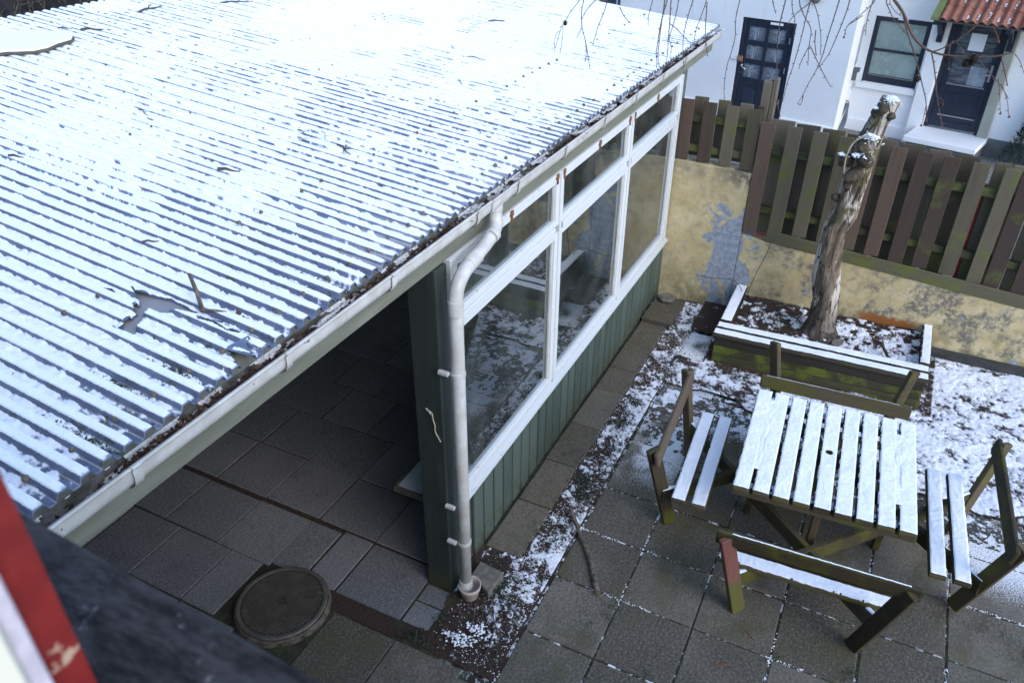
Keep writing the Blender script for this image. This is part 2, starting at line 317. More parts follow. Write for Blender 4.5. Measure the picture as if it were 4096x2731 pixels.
class MB:
    def __init__(s): s.v = []; s.f = []
    def add(s, vs, fs):
        o = len(s.v); s.v += [tuple(v) for v in vs]; s.f += [tuple(i+o for i in f) for f in fs]; return s
    def box(s, x0, y0, z0, x1, y1, z1):
        return s.add([(x0, y0, z0), (x1, y0, z0), (x1, y1, z0), (x0, y1, z0), (x0, y0, z1), (x1, y0, z1), (x1, y1, z1), (x0, y1, z1)],
                     [(0, 3, 2, 1), (4, 5, 6, 7), (0, 1, 5, 4), (1, 2, 6, 5), (2, 3, 7, 6), (3, 0, 4, 7)])
    def bar(s, a, b, w, h, up=(0, 0, 1), endcut=None):
        """rectangular bar from a to b, w across, h along up"""
        a = Vector(a); b = Vector(b); d = (b-a).normalized(); u = Vector(up); sd = d.cross(u).normalized(); u = sd.cross(d).normalized()
        vs = []
        for p in (a, b):
            for i, j in ((-1, -1), (1, -1), (1, 1), (-1, 1)): vs.append(p+sd*(i*w/2)+u*(j*h/2))
        return s.add(vs, [(0, 1, 2, 3)[::-1], (4, 5, 6, 7), (0, 1, 5, 4), (1, 2, 6, 5), (2, 3, 7, 6), (3, 0, 4, 7)])
    def tube(s, pts, r, seg=8, caps=True, noise=0, rnd=None):
        pts = [Vector(p) for p in pts]; n = len(pts); rr = r if isinstance(r, (list, tuple)) else [r]*n
        up = Vector((0, 0, 1)); vs = []; prev = None
        for i, p in enumerate(pts):
            d = (pts[min(i+1, n-1)]-pts[max(i-1, 0)])
            if d.length < 1e-9: d = Vector((0, 0, 1))
            d.normalize()
            if prev is None:
                a = d.cross(up) if abs(d.dot(up)) < .95 else d.cross(Vector((1, 0, 0)))
            else: a = prev-d*prev.dot(d)
            a.normalize(); prev = a; b = d.cross(a)
            for k in range(seg):
                t = 2*math.pi*k/seg; q = rr[i]*(1+(random.uniform(-noise, noise) if noise else 0)); vs.append(p+(a*math.cos(t)+b*math.sin(t))*q)
        fs = [(i*seg+k, i*seg+(k+1) % seg, (i+1)*seg+(k+1) % seg, (i+1)*seg+k) for i in range(n-1) for k in range(seg)]
        if caps: fs += [tuple(range(seg))[::-1], tuple((n-1)*seg+k for k in range(seg))]
        return s.add(vs, fs)
    def prism(s, poly, z0, z1):
        n = len(poly); vs = [(*p, z0) for p in poly]+[(*p, z1) for p in poly]
        return s.add(vs, [tuple(range(n))[::-1], tuple(range(n, 2*n))]+[(i, (i+1) % n, n+(i+1) % n, n+i) for i in range(n)])
    def lathe(s, c, prof, seg=32):
        vs = []; n = len(prof)
        for r, z in prof:
            for k in range(seg): t = 2*math.pi*k/seg; vs.append((c[0]+r*math.cos(t), c[1]+r*math.sin(t), c[2]+z))
        return s.add(vs, [(i*seg+k, i*seg+(k+1) % seg, (i+1)*seg+(k+1) % seg, (i+1)*seg+k) for i in range(n-1) for k in range(seg)])
    def mesh(s, name='mesh', bevel=0, smooth=False, inv=None, seg=1, mat=None):
        me = bpy.data.meshes.new(name); vs = s.v
        if inv is not None: vs = [inv @ Vector(v) for v in vs]
        me.from_pydata(vs, [], s.f)
        if bevel:
            bm = bmesh.new(); bm.from_mesh(me); bmesh.ops.recalc_face_normals(bm, faces=bm.faces)
            bmesh.ops.bevel(bm, geom=list(bm.edges), offset=bevel, segments=seg, profile=.6, affect='EDGES', clamp_overlap=True); bm.to_mesh(me); bm.free()
        if smooth: me.polygons.foreach_set('use_smooth', [True]*len(me.polygons))
        if mat is not None: me.materials.append(mat)
        me.update(); return me
    def build(s, name, mat, parent=None, bevel=0, smooth=False, kind=None, local=False, seg=1):
        inv = None if (parent is None or local) else mwof(parent).inverted()
        return link(name, s.mesh(name, bevel, smooth, inv, seg), mat, parent, kind)
# numpy noise
_G = [rng.rand(256, 256) for _ in range(6)]
def vnoise(x, y, k=0):
    g = _G[k % 6]; xi = np.floor(x).astype(int); yi = np.floor(y).astype(int); fx = x-xi; fy = y-yi
    fx = fx*fx*(3-2*fx); fy = fy*fy*(3-2*fy); X0 = xi % 256; X1 = (xi+1) % 256; Y0 = yi % 256; Y1 = (yi+1) % 256
    return (g[X0, Y0]*(1-fx)+g[X1, Y0]*fx)*(1-fy)+(g[X0, Y1]*(1-fx)+g[X1, Y1]*fx)*fy
def fbm(x, y, s, o=4, k=0, gain=.5):
    t = 0; a = 1; tot = 0
    for i in range(o): t = t+a*vnoise(x*s+17.3*i+k*5.1, y*s+9.7*i, k+i); tot += a; a *= gain; s *= 2.03
    return t/tot
def ss(x, a, b): t = np.clip((x-a)/(b-a), 0, 1); return t*t*(3-2*t)
def inpoly(x, y, poly):
    r = np.zeros(x.shape, bool); n = len(poly); j = n-1
    for i in range(n):
        xi, yi = poly[i]; xj, yj = poly[j]
        c = ((yi > y) != (yj > y)) & (x < (xj-xi)*(y-yi)/(yj-yi+1e-12)+xi); r ^= c; j = i
    return r
def grid_mesh(name, X, Y, Z, keep, mat, parent=None, kind=None, smooth=True, thick=None):
    """height field quads where keep; only used vertices are stored"""
    nx, ny = X.shape; idx = np.arange(nx*ny).reshape(nx, ny)
    q = np.stack([idx[:-1, :-1], idx[1:, :-1], idx[1:, 1:], idx[:-1, 1:]], -1)[keep]
    used = np.unique(q); remap = np.zeros(nx*ny, int); remap[used] = np.arange(len(used)); q = remap[q]
    co = np.stack([X.ravel()[used], Y.ravel()[used], Z.ravel()[used]], -1)
    if parent is not None:
        t = np.array(mwof(parent).inverted()); co = co @ t[:3, :3].T + t[:3, 3]
    me = bpy.data.meshes.new(name); me.vertices.add(len(co)); me.vertices.foreach_set('co', co.astype(np.float32).ravel())
    nq = len(q); me.loops.add(nq*4); me.loops.foreach_set('vertex_index', q.astype(np.int32).ravel())
    me.polygons.add(nq); me.polygons.foreach_set('loop_start', np.arange(0, nq*4, 4, dtype=np.int32))
    me.polygons.foreach_set('use_smooth', np.ones(nq, bool) if smooth else np.zeros(nq, bool)); me.update(calc_edges=True)
    if thick is not None: me.attributes.new('thick', 'FLOAT', 'POINT').data.foreach_set('value', thick.ravel()[used].astype(np.float32))
    return link(name, me, mat, parent, kind)
def chunks(name, pts, size, mat, parent=None, kind='stuff', flat=.6):
    """many small irregular lumps joined in one object (crumbs of snow, grit)"""
    ico = [(0, 0, 1), (.9, 0, .3), (.28, .85, .3), (-.72, .53, .3), (-.72, -.53, .3), (.28, -.85, .3), (0, 0, -.2)]
    fc = [(0, 1, 2), (0, 2, 3), (0, 3, 4), (0, 4, 5), (0, 5, 1), (6, 2, 1), (6, 3, 2), (6, 4, 3), (6, 5, 4), (6, 1, 5)]
    mb = MB()
    for p in pts:
        r = random.uniform(.5, 1.2)*size; a = random.uniform(0, 6.3); ca, sa = math.cos(a)*r, math.sin(a)*r; e = random.uniform(.6, 1.3)
        mb.add([(p[0]+x*ca-y*sa*e, p[1]+x*sa+y*ca*e, p[2]+z*r*flat) for x, y, z in ico], fc)
    return mb.build(name, mat, parent, smooth=False, kind=kind)
def leafquads(name, pts, size, mat, parent=None, kind='stuff', up=.4):
    mb = MB()
    for p in pts:
        r = random.uniform(.5, 1.3)*size; a = random.uniform(0, 6.3); d = Vector((math.cos(a), math.sin(a), random.uniform(-.3, up))).normalized()
        sdv = d.cross(Vector((random.uniform(-.4, .4), random.uniform(-.4, .4), 1))).normalized(); c = Vector(p); n = d.cross(sdv)
        mb.add([c-d*r, c+sdv*r*.5+n*r*.15, c+d*r, c-sdv*r*.5+n*r*.15], [(0, 1, 2), (0, 2, 3)])
    return mb.build(name, mat, parent, kind=kind)

# ---------------------------------------------------------------- ground
g = MB().add([(-60, -80, -.16), (120, -80, -.16), (120, 80, -.16), (-60, 80, -.16)], [(0, 1, 2, 3)]).build('ground', M['gravel']); tag(g, kind='structure')
g = MB().box(8.05, -9, -.13, 22, 9, -.004).build('back_court', M['gravel']); tag(g, kind='structure')
# bed under the paving, also filling the joints
pav = MB().box(.3, -4.2, -.15, 7.84, 6.7, -.007).build('patio_paving', M['joint']); tag(pav, kind='structure')
def slab_mesh(sx, sy, th=.045, b=.006):
    return MB().box(-sx/2, -sy/2, -th, sx/2, sy/2, 0).mesh('slab', bevel=b)
SM = {}
def slab(x0, x1, y0, y1, mat, z=0., tilt=.004, gap=.006, th=.045, rz=0):
    sx = round(x1-x0-2*gap, 3); sy = round(y1-y0-2*gap, 3); k = (sx, sy, th)
    if k not in SM: SM[k] = slab_mesh(sx, sy, th)
    jx, jy = random.uniform(-.003, .003), random.uniform(-.003, .003)
    return piece('paving_slab', SM[k], pav, ((x0+x1)/2+jx, (y0+y1)/2+jy, z+random.uniform(-.002, .003)),
                 (random.uniform(-tilt, tilt), random.uniform(-tilt, tilt), rz+random.uniform(-.006, .006)), mat)
xs = [1.01, 1.51, 2.02, 2.525, 3.03, 3.535, 4.04, 4.55, 5.06, 5.57, 6.10, 6.60]
ys = [1.385, .895, .39, -.12, -.625, -1.13, -1.64, -2.15, -2.66, -3.17]
for i in range(len(xs)-1):
    for j in range(len(ys)-1):
        if xs[i] > 5.9 and ys[j] > -.7: continue
        if ys[j] < -2.1 and i > 8: continue
        slab(xs[i], xs[i+1], ys[j+1], ys[j], M['slab'])
slab(6.69, 7.2, 1.15, 1.63, M['slab'], .004, .01, rz=.04); slab(6.10, 6.6, .90, 1.385, M['slab'])
for j in range(5): slab(xs[2]-.008*0, xs[3], 1.385+.0+j*0, 1.9, M['slab']) if j == 0 else None
slab(1.51, 2.02, 1.385, 1.9, M['slab'])
# foot path along the shed
px_ = [3.56, 4.11, 4.64, 5.19, 5.78, 6.19, 6.72, 7.22]
for i in range(len(px_)-1):
    slab(px_[i], px_[i+1], 1.665, 1.955, M['slab_path'], .012 if i % 2 else .008, gap=.004)
slab(7.17, 7.72, 1.615, 1.945, M['slab_path'], .06, gap=0, th=.05)
# shed floor: rows run as in the photograph
def row(x0, x1, y0, n, d=.515, mat=None, step_=1):
    for k in range(n): slab(x0, x1, y0+k*d, y0+(k+1)*d, mat or M['slab_in'], gap=.004, tilt=.003)
row(3.735, 4.235, 1.99+.2, 9, .515); slab(3.735, 4.235, 1.99, 2.19, M['slab_in'], gap=.004)
row(3.222, 3.735, 2.185, 8, .52); slab(3.235, 3.735, 1.99, 2.185, M['slab_in'], gap=.004)
slab(2.72, 3.215, 2.163, 2.70, M['slab_in'], gap=.004)
slab(2.72, 3.185, 2.97, 3.26, M['slab_in'], gap=.004, z=.002); slab(2.69, 3.185, 3.26, 3.765, M['slab_in'], gap=.003)
row(2.70, 3.185, 3.765, 5, .525); slab(2.72, 3.215, 2.703, 2.966, M['slab_in'], gap=.004, z=-.004)
slab(2.725, 2.915, 1.94, 2.155, M['slab_in'], gap=.004); slab(2.915, 3.07, 1.945, 2.155, M['slab_in'], gap=.004)
slab(2.085, 2.585, 2.10, 2.595, M['slab'], gap=.004); slab(1.585, 2.085, 1.9, 2.40, M['slab'], gap=.004); slab(2.085, 2.585, 1.60, 2.10, M['slab'], gap=.004)
slab(1.585, 2.085, 2.40, 2.9, M['slab_in'], gap=.004)
for (a, b) in ((2.19, 2.692), (1.69, 2.185), (1.19, 1.685), (.69, 1.185)): row(a, b, 3.6, 6, .50)
row(1.09, 1.58, 2.1, 3, .5); row(.59, 1.085, 2.1, 3, .5); slab(1.69, 2.185, 3.1, 3.6, M['slab_in'], gap=.004); slab(2.19, 2.692, 3.30, 3.6, M['slab_in'], gap=.004)
for k in range(7): row(4.235+.5*k, 4.735+.5*k, 2.0+(.25 if k % 2 else 0), 8, .5)

# soil strip between path and yard, soil patch by the down pipe
def region_field(name, x0, x1, y0, y1, res, hf, mat, parent=None, kind='stuff', thr=0.):
    X, Y = np.meshgrid(np.arange(x0, x1+res, res), np.arange(y0, y1+res, res), indexing='ij')
    Z, T = hf(X, Y); keep = (np.maximum(np.maximum(T[:-1, :-1], T[1:, :-1]), np.maximum(T[1:, 1:], T[:-1, 1:])) > thr)
    return grid_mesh(name, X, Y, Z, keep, mat, parent, kind, thick=T)
bedp = [(2.60, 1.40), (7.82, 1.40), (7.82, 1.98), (7.25, 1.98), (7.20, 1.95), (7.2, 1.66), (3.58, 1.66), (3.55, 1.97), (3.08, 1.97), (2.93, 1.93), (2.72, 1.94), (2.70, 2.13), (2.62, 2.13), (2.60, 1.6)]
def soil_h(X, Y):
    z = .004+.030*(fbm(X, Y, 6, 5, 1)-.45)+.016*(fbm(X, Y, 45, 3, 2)-.5)
    return z, np.where(inpoly(X, Y, bedp), 1., -1.)
s1 = region_field('soil_strip', 2.58, 7.84, 1.38, 2.14, .014, soil_h, M['soil'], kind='structure')
def soil2_h(X, Y):
    z = .012+.035*(fbm(X, Y, 4, 5, 3)-.45)+.014*(fbm(X, Y, 40, 3, 2)-.5)+.03*ss(X, 6.9, 7.7)
    e = 6.02+.25*(fbm(X*0, Y, 2.3, 3, 4)-.5)*2-.45*ss(Y, .0, -.9)+.2*ss(Y, -1.5, -2.2); hole = inpoly(X, Y, [(6.67, 1.13), (7.22, 1.13), (7.22, 1.65), (6.67, 1.65)])
    return z, np.where((X > e+.10) & ~hole & (Y < 1.40), X-e, -1)
s2 = region_field('soil_ground', 5.5, 7.86, -4.2, 1.42, .02, soil2_h, M['soil'], kind='structure')
# snow lying on soil strip: geometry where the noise says so
def snow_strip(X, Y):
    z0, k = soil_h(X, Y); n = .5*fbm(X, Y, 13, 5, 5, .6)+.5*fbm(X, Y, 42, 4, 2, .7); cov = -.02+.07*ss(Y, 1.66, 1.42)*ss(X, 2.9, 3.3)+.05*ss(X, 4.2, 5.2)
    cov = cov-.10*(fbm(X, Y, 2.2, 2, 3) > .62)-.12*ss(X, 3.0, 2.7)
    t = (n-.535+cov)*.04; t = np.where(k > 0, np.minimum(t, .012), -.02); return z0+np.clip(t, -.001, .006)+.001, t+.004
tag(region_field('snow_on_soil_strip', 2.6, 7.8, 1.38, 1.98, .008, snow_strip, M['soil_snow']), 'patchy snow on the narrow soil strip beside the path slabs', 'snow', kind='stuff')
def snow_right(X, Y):
    z0, k = soil2_h(X, Y); n = .55*fbm(X, Y, 9, 5, 5, .6)+.45*fbm(X, Y, 34, 4, 2, .7); cov = .075*ss(Y, .9, -1.0)+.015+.16*(fbm(X, Y, 2.1, 3, 2)-.5)
    pl = ss(X, 6.78, 6.66)+(Y < -.95); cov = cov-.2*(1-np.clip(pl, 0, 1))
    t = (n-.50+cov)*.036; t = np.where(k > .02, np.minimum(t, .014), -.02); return z0+np.clip(t, -.001, .004)+.001, t+.004
tag(region_field('snow_on_ground', 5.5, 7.82, -4.0, 1.4, .010, snow_right, M['ground_snow']), 'thin snow over the bare ground by the yellow wall', 'snow', kind='stuff')
# drifted snow at the edge of the paving beyond the table
def snow_drift(X, Y):
    n = fbm(X, Y, 14, 5, 4, .7); e = 5.95+.5*(fbm(X*0+3, Y, 1.7, 3, 1)-.5)
    c = ss(X, 5.55, 6.15)*.15+.10*ss(Y, -.8, -1.5)*ss(X, 5.2, 5.9)-.16+.05*ss(Y, .2, -.8)
    t = (n-.47+c+.10*(fbm(X, Y, 3, 2, 1)-.5))*.04; ex = (X > 6.1) & (Y > -.62); t = np.where(ex, -.02, np.minimum(t, .012)); return .004+np.clip(t, -.0005, .006), t+.003
tag(region_field('snow_on_paving', 5.2, 6.62, -3.0, 1.36, .009, snow_drift, M['slab_snow']), 'speckled snow drifted over the far paving slabs', 'snow', kind='stuff')
# crumbs of snow and grit
pts = []
for _ in range(3000):
    x = random.uniform(2.62, 7.7); y = 1.40+.27*random.random()**1.2
    if random.random() < .3 and x < 3.5: y = random.uniform(1.42, 1.9)
    pts.append((x, y, .012+random.uniform(0, .01)))
tag(chunks('snow_crumbs', pts, .0042, M['snow']), 'loose crumbs of snow scattered on the soil strip', 'snow', kind='stuff')
pts = [(2.74+random.gauss(0, .03), 1.69+random.gauss(0, .05), .03+random.uniform(0, .03)) for _ in range(70)]+[(2.87+random.gauss(0, .02), 1.65+random.gauss(0, .045), .03) for _ in range(55)]+[(2.76+random.gauss(0, .012), 1.80+random.gauss(0, .02), .02) for _ in range(14)]+[(2.87+random.gauss(0, .02), 1.53+random.gauss(0, .03), .02) for _ in range(20)]
tag(chunks('snow_lumps', pts, .011, M['snow']), 'small white lumps of fallen snow on the soil in front of the pot', 'snow', kind='stuff')
# crumbs along outdoor joints
pts = []
for _ in range(7000):
    if random.random() < .5: x = random.choice(xs[2:]); y = random.uniform(-2.4, 1.39); x += random.gauss(0, .005)
    else: y = random.choice(ys[:-1]); x = random.uniform(2.1, 6.1); y += random.gauss(0, .005)
    v = float(fbm(np.array([x]), np.array([y]), 1.6, 3, 2)[0]); sh = 1 if (3.7 < x < 5.6 and -1 < y < .8) else 0
    if v > .54 and not (sh and random.random() < .93) and not (y > 1.37 and random.random() < .3): pts.append((x, y, .001))
tag(chunks('snow_in_joints', pts, .0058, M['snow']), 'snow caught in the joints of the yard paving', 'snow', kind='stuff')
# litter and weeds
pts = [(random.uniform(2.62, 7.6), random.uniform(1.42, 1.68) if random.random() < .7 else random.uniform(1.42, 1.95), .022) for _ in range(900)]
pts = [p for p in pts if not (p[0] > 3.55 and p[1] > 1.68)]+[(random.uniform(5.7, 7.7), random.uniform(-2.2, 1.3), .03) for _ in range(500)]
tag(leafquads('fallen_leaves', pts, .013, M['leaf']), 'small dead leaves littered over the soil', 'leaf litter', kind='stuff')
pts = []
for cx, cy, n_, r in ((4.35, 1.50, 160, .07), (4.55, 1.55, 120, .06), (5.35, 1.52, 110, .06), (5.7, 1.50, 70, .05), (6.6, 1.38, 110, .08), (3.1, 1.55, 60, .06), (3.25, 1.66, 90, .06), (3.38, 1.8, 60, .06), (2.82, 1.90, 30, .03), (2.66, 1.98, 30, .025), (2.62, 2.02, 25, .02), (3.98, 1.47, 60, .05), (3.8, 1.50, 50, .05), (4.95, 1.5, 70, .06)):
    pts += [(cx+random.gauss(0, r), cy+random.gauss(0, r*.6), .022+random.random()*.03) for _ in range(n_)]
tag(leafquads('weeds', pts, .012, M['weed_d'], up=.9), 'dark green creeping weeds growing in the soil strip', 'weeds', kind='stuff')
pts = []
for cx, cy, n_, r in ((2.20, 2.72, 90, .035), (2.33, 2.62, 30, .02), (2.64, 1.90, 30, .02), (3.55, -.14, 25, .02), (3.65, -.62, 50, .03), (4.06, -.62, 30, .02), (3.06, .55, 30, .02), (3.35, .90, 20, .02), (3.53, 1.36, 20, .02), (4.05, -.15, 20, .02), (3.46, .92, 35, .03), (2.85, 1.36, 25, .03), (3.24, 1.0, 12, .02), (3.60, -.58, 25, .02)):
    pts += [(cx+random.gauss(0, r), cy+random.gauss(0, r), .008+random.random()*.02) for _ in range(n_)]
tag(leafquads('joint_weeds', pts, .008, M['weed'], up=.9), 'bright green seedlings sprouting in the paving joints', 'weeds', kind='stuff')
mb = MB()
for cx, cy, n_ in ((4.42, -1.35, 60), (4.28, -1.55, 50), (4.50, -1.15, 35), (3.5, .93, 25), (3.2, 1.52, 20)):
    for _ in range(n_):
        a = random.uniform(0, 6.3); p = Vector((cx+random.gauss(0, .07), cy+random.gauss(0, .07), .004)); L = random.uniform(.02, .07)
        mb.tube([p, p+Vector((math.cos(a)*L*.5, math.sin(a)*L*.5, .018)), p+Vector((math.cos(a)*L, math.sin(a)*L, .006))], .0012, 3, False)
tag(mb.build('dry_grass', M['grass']), 'tufts of dry straw coloured grass in the paving joints', 'grass', kind='stuff')
# mossy gap filled with dirt inside the shed
mb = MB(); mb.box(3.187, 1.99, -.03, 3.232, 6.4, -.006); mb.box(2.588, 2.13, -.03, 2.718, 2.72, -.001)
tag(mb.build('dirt_seam', M['soil']), kind='structure')
def stick(name, pts, r0, r1, label, cat, group=None, mat='stick', knots=.18):
    P_ = [Vector(p) for p in pts]; Q = []
    for a, b in zip(P_[:-1], P_[1:]):
        for k in range(4): Q.append(a.lerp(b, k/4)+Vector((random.gauss(0, .15), random.gauss(0, .15), 0))*r0)
    Q.append(P_[-1]); n_ = len(Q)
    o = MB().tube(Q, [(r0+(r1-r0)*i/(n_-1))*random.uniform(1-knots, 1+knots) for i in range(n_)], 8).build(name, M[mat], smooth=True)
    return tag(o, label, cat, group)
stick('stick', [(4.175, 1.54, .045), (3.996, 1.40, .03), (3.799, 1.229, .022), (3.501, 1.045, .02)], .015, .021, 'crooked grey stick lying across the yard slabs beside the soil strip', 'stick')
for i, (a, b, c_) in enumerate((((3.42, 1.86), (3.3, 1.72), (3.05, 1.64)), ((3.30, 1.80), (3.12, 1.72), (2.95, 1.66)), ((3.05, 1.75), (2.9, 1.70), (2.78, 1.66)), ((2.93, 1.55), (2.80, 1.52), (2.66, 1.50)), ((4.70, 1.83), (4.82, 1.75), (4.90, 1.68)), ((3.00, 1.60), (2.88, 1.50), (2.74, 1.44)))):
    lab = ['long thin twig leaning from the first path slab over the soil', 'thin twig lying on soil right of the plant pot', 'thin twig pointing at the snow lumps near the pot', 'short twig on soil at the corner near the bottom paving', 'forked twig lying on the path slabs by the green boards', 'bent twig in the soil beside the snow lumps'][i]
    stick('twig', [(*a, .035), (*b, .03), (*c_, .022)], .004, .003, lab, 'twig', 'twigs fallen on the soil strip', 'twig')

# ---------------------------------------------------------------- manhole
mh = thing('manhole_cover', (2.46, 2.93, 0), 'round cast iron manhole cover raised on a rough concrete collar', 'manhole')
MB().lathe((2.46, 2.93, -.032), [(.333, -.02), (.328, .01), (.318, .055), (.314, .068), (.303, .070), (.303, .05)], 64).build('collar', M['collar'], mh, smooth=True)
MB().lathe((2.46, 2.93, -.032), [(.301, .05), (.301, .078), (.290, .084), (.277, .084), (.275, .076), (0.001, .076)], 64).build('lid', M['iron_dark'], mh)
MB().lathe((2.46, 2.93, -.032), [(.3022, .05), (.3022, .079), (.295, .0855), (.276, .0855), (.274, .077)], 64).build('rim', M['iron'], mh)
mb = MB()
ca, sa = math.cos(.08), math.sin(.08)
for i in range(-17, 18):
    for j in range(-17, 18):
        x, y = i*.0165, j*.0165
        if x*x+y*y < .260**2 and not (x*x+y*y < .035**2): 
            X_, Y_ = 2.46+x*ca-y*sa, 2.93+x*sa+y*ca; mb.box(X_-.0050, Y_-.0050, .043, X_+.0050, Y_+.0050, .051)
mb.build('tread_studs', M['iron'], mh, kind='stuff')
for dx, dy in ((.17, -.19), (-.17, .17)): MB().box(2.46+dx-.008, 2.93+dy-.022, .0445, 2.46+dx+.008, 2.93+dy+.022, .0518).build('lifting_slot', M['dark_inside'], mh)

# ---------------------------------------------------------------- pot, block, stone
pc = (3.105, 1.835, 0)
pot = MB().lathe(pc, [(.001, .004), (.052, .004), (.058, .01), (.070, .075), (.074, .078), (.080, .118), (.076, .120), (.070, .117), (.063, .07), (.05, .03), (.001, .028)], 40).build('plant_pot', M['pot'], smooth=True)
tag(pot, 'small faded clay plant pot standing under the white down pipe', 'pot')
blk = MB().prism([(3.355, 1.885), (3.335, 1.69), (3.125, 1.70), (3.185, 1.80), (3.20, 1.885)], -.01, .075).build('concrete_block', M['blockc'], bevel=.006); tag(blk, 'broken pale concrete block on the soil right of the plant pot', 'block')
st = MB().prism([(7.64, 1.93), (7.75, 1.83), (7.66, 1.715), (7.56, 1.745), (7.55, 1.85)], .0625, .115).build('broken_stone', M['blockc'], bevel=.02); tag(st, 'grey wedge of broken stone on the raised slab at the wall', 'stone')

# ---------------------------------------------------------------- shed
shed = thing('shed', (3.08, 1.97, 0), 'green boarded open shed with white windows under a snowy corrugated roof', 'shed')
PITCH, X0R, DEP = .0777, .822, .023
def prof(x):
    p = ((x-X0R)/PITCH) % 1.0
    f1 = ss(p, .44, .56); f2 = ss(p, .88, 1.0)
    return -DEP*(f1-f2), p
def RP(x, s, h=0.): return (x+.03*s, 1.884+s, 2.80+.085*s+h)
SMAX = 4.66; XR0, XR1 = .32, 8.745
hole = [(1.78, .709), (1.767, .678), (1.785, .632), (1.794, .63), (1.82, .535), (1.812, .422), (1.804, .359), (1.809, .325), (1.825, .263), (1.803, .288), (1.8, .339), (1.781, .366), (1.762, .448), (1.731, .511), (1.715, .534), (1.671, .526), (1.665, .531), (1.622, .486), (1.569, .468), (1.55, .49), (1.549, .539), (1.618, .545), (1.662, .563), (1.67, .56), (1.693, .602), (1.724, .604), (1.742, .625), (1.757, .663)]
crack = [(1.774, .345), (1.783, .265), (1.767, .19), (1.780, .180), (1.792, .140), (1.777, .135), (1.765, .187), (1.774, .263), (1.762, .328)]
hole2 = [(1.676, .105), (1.706, -.01), (1.630, -.01), (1.666, .048)]
small = [(1.723, .822), (1.737, .778), (1.725, .747), (1.714, .772)]
def inhole(x, s): return inpoly(x, s, hole) | inpoly(x, s, crack) | inpoly(x, s, hole2) | inpoly(x, s, small)
nsheet = 8; wsh = PITCH*14; k0 = X0R-PITCH*.30-PITCH*6
edges = [k0+wsh*i for i in range(9)]; edges[-1] = XR1
edges = [XR0]+[e for e in edges if e > XR0+.2]
for i in range(len(edges)-1):
    a, b = edges[i], edges[i+1]
    if a < 1.7 < b:
        xx = np.arange(a, b+.002, .0031); sv = np.concatenate([np.arange(0, .9, .0045), np.arange(.9, SMAX, .12), [SMAX]])
    else:
        xx = np.arange(a, b+.004, .0065); sv = np.array([0, .62, 1.24, 1.86, 2.48, 3.1, 3.72, SMAX])
    X, S = np.meshgrid(xx, sv, indexing='ij'); h, p = prof(X); xm = (X[:-1, :-1]+X[1:, 1:])/2; sm = (S[:-1, :-1]+S[1:, 1:])/2
    keep = ~inhole(xm, sm) if a < 1.7 < b else np.ones(xm.shape, bool)
    o = grid_mesh('roof_sheet', X+.03*S, 1.884+S, 2.80+.085*S+h+(.0015 if i % 2 else 0), keep, M['sheet'], shed)
    md = o.modifiers.new('solid', 'SOLIDIFY'); md.thickness = .0025; md.offset = -1
# underlay board seen through the broken sheet
MB().add([RP(1.50, .40, -.028), RP(1.92, .20, -.028), RP(1.92, .86, -.028), RP(1.50, .86, -.028)], [(0, 1, 2, 3)]).build('underlay_panel', M['hole_board'], shed)
# curled shard by the eave
sh = [(1.688, .109), (1.78, .093), (1.771, .072), (1.735, .066), (1.713, .007), (1.695, .002), (1.678, .043), (1.671, .093)]
MB().add([RP(x, s, .004+.03*max(0, (.11-abs(s-.06))*2)*(1 if i < 3 or i > 5 else .1)) for i, (x, s) in enumerate(sh)], [tuple(range(8))]).build('broken_shard', M['sheet'], shed)
# snow on the roof
def roof_snow(X, S):
    return _roof_snow(X, S)
def _roof_snow(X, S):
    h, p = prof(X); ff = fbm(X, S, 22, 4, 1, .6); big = fbm(X*1.0, S*1.0, 1.1, 3, 2); streak = fbm(X*1.6, S, 4.5, 4, 3, .55); gran = fbm(X, S, 120, 2, 4); fine = fbm(X, S*.8, 55, 3, 5, .6)
    crest = ss(p, -.02, .06)*ss(p, .50, .40)
    tc = .0065*ss(S, -.02, .05)+.004*(ff-.45)+.003*ss(S, .3, 1.2)
    far = ss(X, 2.0, 4.0)
    # valley fill rises up the roof and with the drift noise
    fill = .0080+.004*ss(S, .15, .9)+.003*far+.010*(streak-.5)+.018*(ff-.5)+.008*(big-.48)+.003*ss(S, 1.0, 2.6)+.010*(fine-.5)
    fill = fill-.004*ss(S, .14, .0)-.0045*ss(S, .8, .1)*ss(X, 3.2, 1.6)
    lvl = -DEP+fill*.9
    low = fbm(X*.8, S*1.2, 1.7, 3, 4); blue = ss(S, 2.4, 3.6)*ss(X, 7.5, 4.5); cover = ss(low*.7+streak*.3+.10*(ff-.5), .56-.12*far+.10*blue, .68-.12*far+.10*blue)                          # flanks get buried where drifts are deep
    t_f = -.0020+.0036*cover+.0019*ss(X+.25*fbm(X, S, 1.3, 2, 1), 4.0, 6.5)*(1-.7*ss(S, 2.6, 3.6)*ss(X, 6.5, 5.2))+.003*(ff-.5)+.003*(fine-.5)
    t = np.where(crest > .01, crest*tc+(1-crest)*t_f, t_f)
    H = np.maximum(h+t, np.where(p > .5, lvl, -1)); H = H+.0030*(gran-.5)
    return H, H-h
